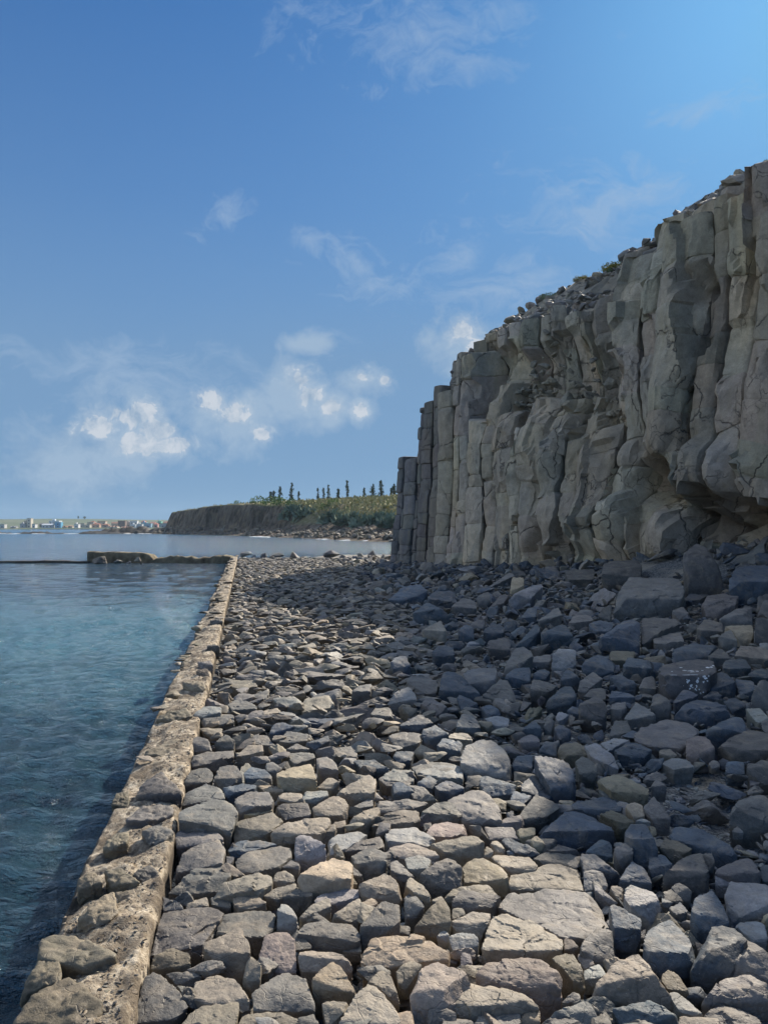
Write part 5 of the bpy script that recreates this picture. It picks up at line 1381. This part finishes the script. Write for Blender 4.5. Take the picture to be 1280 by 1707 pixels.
M_SCRUB = leafmat('scrub', (0.24, 0.26, 0.11), (0.46, 0.40, 0.22)); M_GREEN = leafmat('green_shrub', (0.09, 0.15, 0.05), (0.22, 0.30, 0.09)); M_AGAVE = leafmat('agave', (0.10, 0.15, 0.10), (0.22, 0.28, 0.22))
M_PINE = leafmat('pine', (0.045, 0.075, 0.04), (0.09, 0.13, 0.075)); M_TRUNK = simple('bark', (0.06, 0.045, 0.035), (0.11, 0.085, 0.06), 3)
def leaves(P, size, r, stretch=1.0, up=0.0):
    """one triangle-pair leaf clump per point"""
    n = len(P); a = r.normal(size=(n, 3)); a[:, 2] += up; a /= np.linalg.norm(a, axis=1)[:, None]
    b = np.cross(a, r.normal(size=(n, 3))); b /= np.linalg.norm(b, axis=1)[:, None]
    s = (size*r.uniform(0.6, 1.4, n))[:, None]; v = np.stack([P-b*s*0.35, P+b*s*0.35, P+a*s*stretch+b*s*0.1, P+a*s*stretch*0.6-b*s*0.25], 1)
    return v.reshape(-1, 3), np.arange(4*n).reshape(-1, 4)[:, [0, 1, 2, 3]]
def scrub():
    r = np.random.default_rng(91); P = []; nu = HV.shape[0]
    while len(P) < 15000:
        i = r.integers(int(nu*0.3), int(nu*0.86)); fj = r.uniform(14, 25); j = int(fj); t = fj-j
        p = HV[i, j]*(1-t)+HV[i, min(j+1, 26)]*t
        if HPX[i] < 400 and r.random() < 0.9: continue
        if HPX[i] > 720: continue
        P.append(p+np.array([r.normal()*0.9, r.normal()*0.9, 0]))
    P = np.array(P); V, Fc = leaves(P-np.array([0, 0, 0.2]), 0.8, r, 1.1, up=1.2)
    link('scrub', mesh_np('scrub', V, Fc, M_SCRUB, False), kind='stuff', label='dry brown-green scrub covering the slope of the headland', cat='scrub')
scrub()
def shrub(name, px, d, w, h, mat, label, cat, group, seed, n=130, spike=False, base=None):
    r = np.random.default_rng(seed); p = head_at(px, d) if base is None else np.array(base); q = r.normal(size=(n, 3)); q /= np.linalg.norm(q, axis=1)[:, None]; q *= r.uniform(0.3, 1, n)[:, None]**0.6
    q[:, 2] = np.abs(q[:, 2])
    if spike:
        V, Fc = leaves(p+q*np.array([w/2, w/2, h*0.35]), h*0.42, r, 1.6, up=1.0)
    else: V, Fc = leaves(p+q*np.array([w/2, w/2, h])*(1+0.25*vnoise(q*3, 1.0, seed))[:, None], min(w, h)*0.22, r, 1.0, up=0.3)
    return centred(name, V, Fc, mat, smooth=False, label=label, cat=cat, group=group)
for i, (px, d, w, h, tx) in enumerate([(432, 12, 6, 2.6, 'green bush at the left end of the planted edge above the far cliff'), (448, 12, 6, 2.6, 'bright green bush hanging over the far cliff, second from the left'), (467, 12, 5, 2.8, 'pale green bush spilling furthest down the far cliff'),
                                    (486, 13, 4.5, 2.2, 'dark green bush right of the spilling one on the far cliff edge'), (392, 14, 2.0, 1.3, 'small lone brown bush on the bare top of the far cliff'), (420, 15, 2.2, 1.4, 'small dark bush on the skyline near the bare cliff top'),
                                    (540, 15, 4, 1.8, 'low green bush above the hollow in the far slope'), (555, 18, 4, 1.8, 'rounded bush in the hollow of the far slope')]):
    shrub('green_bush', px, d, w, h, M_GREEN, tx, 'bush', 'bushes along the headland edge', 300+i)
AG = [(478, 'first'), (490, 'second'), (502, 'third'), (514, 'fourth'), (548, 'fifth'), (560, 'sixth'), (573, 'seventh'), (586, 'eighth'), (600, 'ninth'), (612, 'tenth'), (624, 'eleventh'), (636, 'twelfth'), (648, 'thirteenth'), (659, 'fourteenth')]
for i, (px, o_) in enumerate(AG):
    shrub('agave_clump', px, 12 if i % 2 else 10.6, 4.2, 2.6, M_AGAVE, f'grey-green agave clump, {o_} from the left of those edging the headland', 'agave', 'agave clumps along the headland edge', 340+i, 150, True)
TREES = [(452, 24, 'leftmost pine of the close pair'), (457, 26, 'darker right-hand pine of the close pair'), (467, 34, 'narrow pine just right of the close pair'), (486, 41, 'tall slim pine standing alone'), (498, 22, 'short pine right of the tall lone one'),
         (530, 27, 'left pine of the group of three'), (539, 27, 'middle pine of the group of three'), (547, 33, 'tallest right-hand pine of the group of three'), (564, 22, 'short bushy pine between the three and the tallest'), (579, 39, 'tallest pine on the skyline, very slim'),
         (607, 22, 'small pine left of the dense dark clump'), (622, 30, 'broad dense pine left of the tall dark one'), (635, 36, 'tall dark full pine of the dense clump'), (652, 20, 'small pine right of the dense clump'), (657, 27, 'pointed pine nearest the big cliff but one'), (667, 18, 'last small pine beside the edge of the big cliff')]
def skyline(px):
    rx = (px-640)/F; best = None
    for Y in np.linspace(110, 420, 160):
        z = drop(rx*Y, Y)
        if z is None: continue
        e = (z-CAMZ)/Y
        if best is None or e > best[0]: best = (e, Y, z)
    return best
def pine(px, hpx, label, seed):
    r = np.random.default_rng(seed); b = skyline(px); Y = b[1]; x = (px-640)/F*Y; z = b[2]-0.2; H = 0.78*hpx*Y/F
    root = link('pine_tree', None, label=label+' on the headland', cat='tree', group='pines on the headland skyline', loc=(x, Y, z))
    K = 7; zs = np.linspace(0, H*0.97, 8); V = []
    lean = r.normal()*0.02
    for q in zs:
        rr = 0.16*(1-q/H)+0.02
        for k in range(K): V.append((rr*math.cos(2*math.pi*k/K)+lean*q, rr*math.sin(2*math.pi*k/K), q))
    i = np.arange(7)[:, None]; j = np.arange(K)[None, :]; a = i*K+j; b_ = i*K+(j+1) % K
    link('trunk', mesh_np('trunk', V, np.stack([a, b_, b_+K, a+K], -1).reshape(-1, 4), M_TRUNK), parent=root)
    dense = px in (452, 457, 622, 635, 657, 564); wmax = H*(0.24 if dense else 0.15)*r.uniform(0.8, 1.2); P = []
    tiers = max(7, int(H/0.55))
    for t in range(tiers):
        f = 0.12+0.88*t/tiers; zz = H*f; rad = wmax*(1-f)**0.75*(1.0 if f > 0.22 else 0.7)+0.08
        for k in range(5):
            if r.random() < (0.1 if dense else 0.38): continue
            a_ = r.uniform(0, 6.28); L = rad*r.uniform(0.7, 1.2)
            for m in range(int(9+L*7)):
                u = r.uniform(0.1, 1); P.append((math.cos(a_)*L*u+lean*zz+r.normal()*0.06, math.sin(a_)*L*u+r.normal()*0.06, zz+0.16*L*u+r.normal()*0.09))
    V, Fc = leaves(np.array(P), 0.32, r, 1.2)
    link('crown', mesh_np('crown', V, Fc, M_PINE, False), parent=root)
for i, (px, h, lb) in enumerate(TREES): pine(px, h, lb, 400+i)
def shore_rocks():
    r = np.random.default_rng(17); B = Batch(); nu = HV.shape[0]
    for _ in range(2600):
        i = r.integers(int(nu*0.28), int(nu*0.9)); fj = r.uniform(1.5, 6.5); j = int(fj); t = fj-j; p = HV[i, j]*(1-t)+HV[i, j+1]*t
        X, Fc = ST_LO[r.integers(26)]; s = r.uniform(0.5, 1.6)*(1.5 if r.random() < 0.1 else 1)
        X = (X*np.array([1, .8, .7])*s) @ rotm(r.normal()*.4, r.normal()*.4, r.uniform(0, 6.28)).T
        B.add(X+p+np.array([r.normal()*.5, r.normal()*.5, 0.1]), Fc, tone_of('o' if r.random() < 0.5 else ('t' if r.random() < 0.4 else 'g'), r)*0.8)
    V, T, tone = B.get(); link('shore_stones', mesh_np('shore_stones', V, T, M_ROCKFAR, False, tone), kind='stuff', label='boulders and stones along the waterline of the headland', cat='rocks')
shore_rocks()
# low reefs off the point
def reef(px0, px1, Y, h, seed, label):
    A = at(px0, Y, WATER_Z); B_ = at(px1, Y, WATER_Z); n = 60; m = 12; L = np.linalg.norm(B_-A); V = []
    for i in range(n):
        u = i/(n-1); env = math.sin(math.pi*min(max(u, 0.0), 1.0))**0.35
        for j in range(m):
            v = j/(m-1)*2-1; V.append(A+(B_-A)*u+np.array([0, v*6, (h*env*(1-v*v))-0.25]))
    V = np.array(V); V[:, 2] += fbm(V, 0.5, 4, seed)*h*0.9
    return link('reef', mesh_np('reef', V, grid_faces(n, m), M_WET, True), label=label, cat='reef', group='low dark reefs off the point')
reef(-30, 12, 285, 0.9, 1, 'short dark reef at the left edge of the picture'); reef(34, 88, 280, 0.8, 2, 'long low reef with foam, in front of the pale tower')
reef(91, 112, 276, 0.5, 3, 'smallest scrap of reef between two longer ones'); reef(130, 215, 275, 0.9, 4, 'thin outer reef running out from the point'); reef(165, 292, 287, 2.3, 5, 'highest reef, joined to the foot of the headland')
def foam():
    r = np.random.default_rng(6); B = Batch()
    for (px, w_, Y) in [(4, 14, 270), (22, 12, 262), (30, 10, 268), (60, 12, 272), (115, 10, 268), (128, 8, 272), (66, 20, 268), (215, 16, 266), (240, 18, 268), (430, 16, 182), (445, 10, 178), (590, 30, 133), (620, 26, 128), (540, 20, 146)]:
        for k in range(9):
            c = at(px+r.normal()*w_*0.3, Y+r.normal()*1.0, WATER_Z+0.10); n = 9; s = r.uniform(0.2, 0.7); P = [c+np.array([0, 0, 0.08])]
            for q in range(n): a = 2*math.pi*q/n; P.append(c+np.array([math.cos(a)*s*2.2*r.uniform(.6, 1), math.sin(a)*s*r.uniform(.6, 1), -0.04]))
            B.add(np.array(P), np.array([[0, 1+q, 1+(q+1) % n] for q in range(n)]))
    V, T, _ = B.get(); link('foam', mesh_np('foam', V, T, simple('foam', (0.7, 0.75, 0.78), (0.85, 0.87, 0.88), 2), False), kind='stuff', label='small breaking waves round the reefs', cat='foam')
foam()

# ------------------------------------------------------------------ far shore with its town
def far_land():
    xs = np.linspace(-1500, 1500, 160); V = []; prof = [(828, -1), (832, 0.2), (850, 1.2), (900, 2.2), (1000, 4), (1200, 11), (1350, 16.5), (1500, 17.5), (2200, 16), (2300, -5)]
    for x in xs:
        for Y, z in prof: V.append((x, Y+6*math.sin(x*0.01), z+(1.2*math.sin(x*0.006)+0.6*math.sin(x*0.021+1) if Y > 1000 else 0)))
    V = np.array(V); V[:, 2] += fbm(V, 0.02, 3, 3)*np.where(V[:, 1] > 950, 0.8, 0.1)
    m, t = newmat('far_hill'); t.inp(t.pr.inputs['Base Color'], t.mix(t.ramp(t.noise(t.pos, 0.012, 5, 0.6), [(0.4, 0), (0.6, 1)]), (0.045, 0.08, 0.04), (0.09, 0.11, 0.06))); t.pr.inputs['Roughness'].default_value = 1.0
    link('far_hills', mesh_np('far_hills', V, grid_faces(len(xs), len(prof)), m, True), kind='structure')
far_land()
def box(B, x0, x1, y0, y1, z0, z1):
    V = np.array([(x, y, z) for x in (x0, x1) for y in (y0, y1) for z in (z0, z1)], float)
    B.add(V, np.array([(0, 1, 3), (0, 3, 2), (4, 6, 7), (4, 7, 5), (0, 4, 5), (0, 5, 1), (2, 3, 7), (2, 7, 6), (1, 5, 7), (1, 7, 3), (0, 2, 6), (0, 6, 4)]))
_cm = {}
def cmat(c):
    k = tuple(round(v, 2) for v in c)
    if k not in _cm: _cm[k] = simple('painted_wall', tuple(v*0.9 for v in c), c, 0.4, 0.8)
    return _cm[k]
M_GLASS = simple('window_glass', (0.05, 0.06, 0.08), (0.09, 0.10, 0.12), 1, 0.25)
def pbox(name, parent, loc, mat, *b):
    B = Batch(); box(B, *b); V, T, _ = B.get(); return link(name, mesh_np(name, V, T, mat, False), parent=parent)
def building(px0, px1, ytop, Y, colr, label, roof='flat', rc=None, floors=2, seed=0, zb=None):
    r = np.random.default_rng(seed); x0, x1 = (px0-640)/F*Y, (px1-640)/F*Y; z1 = CAMZ+(HY-ytop)/F*Y; zb = np.interp(Y, [828, 850, 900, 1000, 1100], [-0.5, 0.9, 2.0, 3.7, 6.5]) if zb is None else zb
    w = (x1-x0)/2; H = max(z1-zb, 2.5); dp = min(max(w*1.4, 6), 16)
    root = link('building', None, label=label, cat='building', loc=((x0+x1)/2, Y, zb)); m = cmat(colr)
    hb = H if roof == 'flat' else H*0.72
    pbox('wall', root, None, m, -w, w, 0, dp, -1, hb)
    if roof == 'flat':
        pbox('roof', root, None, cmat(rc or tuple(c*0.8 for c in colr)), -w-0.2, w+0.2, -0.2, dp+0.2, hb+0.003, hb+0.5)
        if r.random() < 0.5: pbox('stair_house', root, None, m, -w*0.5, 0, dp*0.3, dp*0.7, hb+0.503, hb+2.2)
    else:
        V = np.array([(-w-.4, -.4, hb), (w+.4, -.4, hb), (w+.4, dp+.4, hb), (-w-.4, dp+.4, hb), (-w-.4 if roof == 'gable' else -w*.5, dp/2, H), (w+.4 if roof == 'gable' else w*.5, dp/2, H)], float); V[:, 2] += 0.003
        link('roof', mesh_np('roof', V, [[0, 1, 5, 4], [2, 3, 4, 5], [1, 2, 5], [3, 0, 4], [0, 3, 2, 1]], cmat(rc or (0.5, 0.2, 0.13)), False), parent=root)
    nf = max(1, int(hb/3.1)); nc = max(1, int(2*w/3.6))
    if nc*nf > 24: nc = max(1, 24//nf)
    for f in range(nf):
        for c in range(nc):
            cx = -w+(c+0.5)*2*w/nc; zc = 1.0+f*(hb-0.6)/nf; pbox('window', root, None, M_GLASS, cx-0.75, cx+0.75, -0.06, 0.3, zc, zc+1.3)
    return root
BL = [(0, 8, 874.5, 848, (0.62, 0.62, 0.6), 'low white building at the left edge of the far shore', 'flat', None), (18, 27, 878, 850, (0.5, 0.5, 0.48), 'tiny pale hut left of the pale tower across the bay', 'gable', (0.4, 0.4, 0.42)),
      (34, 42, 873.5, 870, (0.42, 0.46, 0.52), 'grey-blue block just left of the pale tower', 'flat', None), (41, 47, 869, 880, (0.36, 0.34, 0.31), 'narrow brown-grey block touching the pale tower', 'flat', None), (45.5, 52, 864.5, 872, (0.66, 0.60, 0.50), 'tall pale windowed tower, the highest building across the bay', 'flat', None),
      (54, 59, 874, 856, (0.75, 0.75, 0.75), 'small white building right of the pale tower', 'flat', (0.3, 0.3, 0.32)), (66, 82, 872, 905, (0.20, 0.20, 0.20), 'dark grey shed behind the white hall', 'gable', (0.16, 0.16, 0.17)), (70, 88, 873, 858, (0.62, 0.66, 0.70), 'long white hall with a low gable beside the blue building', 'gable', (0.62, 0.66, 0.7)),
      (82, 99, 868.5, 890, (0.66, 0.74, 0.80), 'large white and pale blue building behind the bright blue one', 'flat', (0.75, 0.76, 0.76)), (92, 102, 871, 860, (0.12, 0.42, 0.66), 'bright blue building across the bay', 'flat', (0.2, 0.5, 0.7)),
      (104, 112, 877, 858, (0.60, 0.48, 0.34), 'low orange-tan house right of the bright blue building', 'hip', (0.5, 0.25, 0.16)), (112, 121, 876, 862, (0.66, 0.58, 0.46), 'low cream house, third right of the bright blue building', 'hip', (0.45, 0.27, 0.18)), (124, 131, 874, 856, (0.80, 0.80, 0.79), 'bright white narrow house in the middle of the town', 'flat', None),
      (131, 141, 873, 880, (0.46, 0.44, 0.40), 'grey-brown block right of the bright white narrow house', 'flat', None), (141, 150, 875, 862, (0.62, 0.55, 0.46), 'cream flat-roofed house near the town centre', 'flat', None), (146, 156, 871, 895, (0.44, 0.42, 0.40), 'grey house with a darker top behind the cream flat-roofed one', 'flat', None),
      (154, 166, 872, 876, (0.60, 0.40, 0.30), 'reddish house with a hipped roof at the town centre', 'hip', (0.42, 0.17, 0.11)), (163, 176, 869.5, 900, (0.62, 0.54, 0.44), 'tall cream house rising behind the reddish one', 'flat', (0.5, 0.3, 0.22)), (171, 181, 873, 870, (0.50, 0.34, 0.28), 'brown house beneath the tall cream one', 'hip', (0.36, 0.16, 0.11)),
      (180, 196, 877, 856, (0.78, 0.72, 0.60), 'long low pale house by the far quay', 'hip', (0.55, 0.33, 0.23)), (186, 197, 870, 905, (0.66, 0.56, 0.44), 'tan house behind the long low pale one', 'gable', (0.5, 0.26, 0.18)), (197, 209, 868.5, 895, (0.24, 0.17, 0.15), 'dark brown building, the darkest in the town', 'flat', None),
      (210, 219, 871, 905, (0.50, 0.46, 0.42), 'grey-tan house right of the dark brown building', 'flat', None), (217, 229, 868.5, 890, (0.78, 0.78, 0.78), 'tall white house right of the dark brown building', 'flat', None), (219, 226, 875, 862, (0.70, 0.74, 0.78), 'small white cube house under the tall white one', 'flat', None),
      (228, 237, 874, 868, (0.55, 0.58, 0.60), 'pale grey house left of the teal ones', 'flat', None), (236, 244, 871.5, 885, (0.20, 0.42, 0.55), 'left teal-blue house of the two near the town end', 'flat', (0.2, 0.4, 0.5)), (243, 252, 873, 872, (0.30, 0.48, 0.62), 'right lighter blue house of the two near the town end', 'flat', None),
      (251, 258, 870, 900, (0.74, 0.66, 0.50), 'cream house between the blue house and the pink one', 'gable', (0.5, 0.25, 0.2)), (257, 263, 872, 880, (0.62, 0.36, 0.34), 'pink-red house near the right end of the town', 'hip', (0.5, 0.16, 0.12)), (263, 269, 869.5, 900, (0.20, 0.52, 0.42), 'small green house at the right end of the town', 'flat', (0.3, 0.6, 0.5)),
      (268, 283, 873, 880, (0.36, 0.38, 0.42), 'long slate-grey house beside the headland tip', 'flat', None), (272, 282, 869, 915, (0.62, 0.46, 0.40), 'salmon house behind the long slate-grey one', 'hip', (0.5, 0.22, 0.16)), (283, 296, 871, 905, (0.6, 0.58, 0.54), 'pale house half hidden behind the headland tip', 'flat', None),
      (203, 215, 880.0, 838, (0.70, 0.50, 0.38), 'low orange shed on the quay right of the town centre', 'gable', (0.62, 0.36, 0.26)), (150, 158, 868.8, 930, (0.52, 0.40, 0.34), 'rear house with red roof high behind the town centre', 'hip', (0.45, 0.15, 0.1)), (236, 242, 867.6, 930, (0.55, 0.34, 0.30), 'rear red-roofed house above the teal houses', 'hip', (0.5, 0.15, 0.12))]
for i, b in enumerate(BL): building(*b[:6], roof=b[6], rc=b[7], seed=i)
def quay():
    B = Batch(); x0, x1 = (60-640)/F*840, (216-640)/F*832
    box(B, x0, x1, 830, 835, -1, 0.35); V, T, _ = B.get()
    centred('quay', V, T, simple('concrete', (0.42, 0.38, 0.33), (0.55, 0.5, 0.44), 0.3), smooth=False, label='long pale concrete quay in front of the far town', cat='quay')
quay()
for i, (px, w_, h_, lb) in enumerate([(131, 2.2, 5, 'thin dark tower-like tree on the far ridge'), (141.5, 4.5, 4.5, 'round dark tree on the far ridge right of the thin one')]):
    r = np.random.default_rng(i); Y = 1340; x = (px-640)/F*Y; z = 17; H = h_*Y/F
    root = link('ridge_tree', None, label=lb, cat='tree', loc=(x, Y, z))
    link('trunk', mesh_np('trunk', [(-.3, -.3, -1), (.3, -.3, -1), (.3, .3, -1), (-.3, .3, -1), (-.2, -.2, H*.6), (.2, -.2, H*.6), (.2, .2, H*.6), (-.2, .2, H*.6)], [[0, 1, 5, 4], [1, 2, 6, 5], [2, 3, 7, 6], [3, 0, 4, 7], [4, 5, 6, 7]], M_TRUNK, False), parent=root)
    q = r.normal(size=(260, 3)); q /= np.linalg.norm(q, axis=1)[:, None]; q *= r.uniform(.3, 1, 260)[:, None]
    V, Fc = leaves(q*np.array([w_*Y/F/2, w_*Y/F/2, H*.42])+np.array([0, 0, H*.58]), 0.9, r); link('crown', mesh_np('crown', V, Fc, M_PINE, False), parent=root)

# ------------------------------------------------------------------ plants on the near cliff top
def top_plant(px, w, h, mat, label, seed, n, spike=False, low=0.0):
    # the highest point of the cliff top in that column of the picture
    best = None
    for q in np.linspace(1.0, 6.5, 60):
        ss = np.linspace(0, 27, 400); x, y = cw(ss, q); i = int(np.argmin(np.abs(640+F*x/y-px)))
        hh = CLIFF_BVH.ray_cast(Vector((x[i], y[i], 60)), Vector((0, 0, -1)))
        if hh[0] is None: continue
        e_ = (hh[0].z-CAMZ)/y[i]
        if best is None or e_ > best[0]: best = (e_, x[i], y[i], hh[0].z)
    shrub('cliff_plant', 0, 0, w, h, mat, label, 'plant', 'plants on the cliff top', seed, n, spike, base=(best[1], best[2]-0.3, best[3]-0.08-low))
M_YG = leafmat('yellow_grass', (0.20, 0.21, 0.06), (0.36, 0.33, 0.12)); M_GG = leafmat('grey_green', (0.10, 0.16, 0.09), (0.20, 0.28, 0.17))
top_plant(1016, 0.9, 0.7, M_GG, 'grey-green shrub growing from the cliff top beside the tall columns', 701, 1300, low=0.5)
top_plant(1024, 1.6, 0.25, M_YG, 'yellow-green grass tuft above the grey-green shrub on the cliff top', 702, 1500)
top_plant(966, 1.0, 0.18, M_YG, 'yellow grass around a stone on the cliff top', 703, 900)
top_plant(912, 1.2, 0.18, M_GG, 'thin grass on the cliff top, lowest of the tufts', 704, 900)
top_plant(1272, 0.6, 0.3, M_YG, 'small green plant at the highest point of the cliff', 705, 500)
# the air between here and the far shore
hb = Batch(); box(hb, -1700, 1700, -60, 2400, -7, 60); V, T, _ = hb.get()
mh = bpy.data.materials.new('haze'); mh.use_nodes = True; th_ = NT(mh.node_tree); ho = th_.n('ShaderNodeOutputMaterial'); hv = th_.n('ShaderNodeVolumePrincipled')
hv.inputs['Color'].default_value = (0.62, 0.82, 1.0, 1); hv.inputs['Density'].default_value = 0.00012; hv.inputs['Anisotropy'].default_value = 0.2
th_.t.links.new(hv.outputs[0], ho.inputs['Volume'])
hz = link('haze', mesh_np('haze', V, T, mh, False), kind='stuff', label='thin sea haze over the bay', cat='haze')
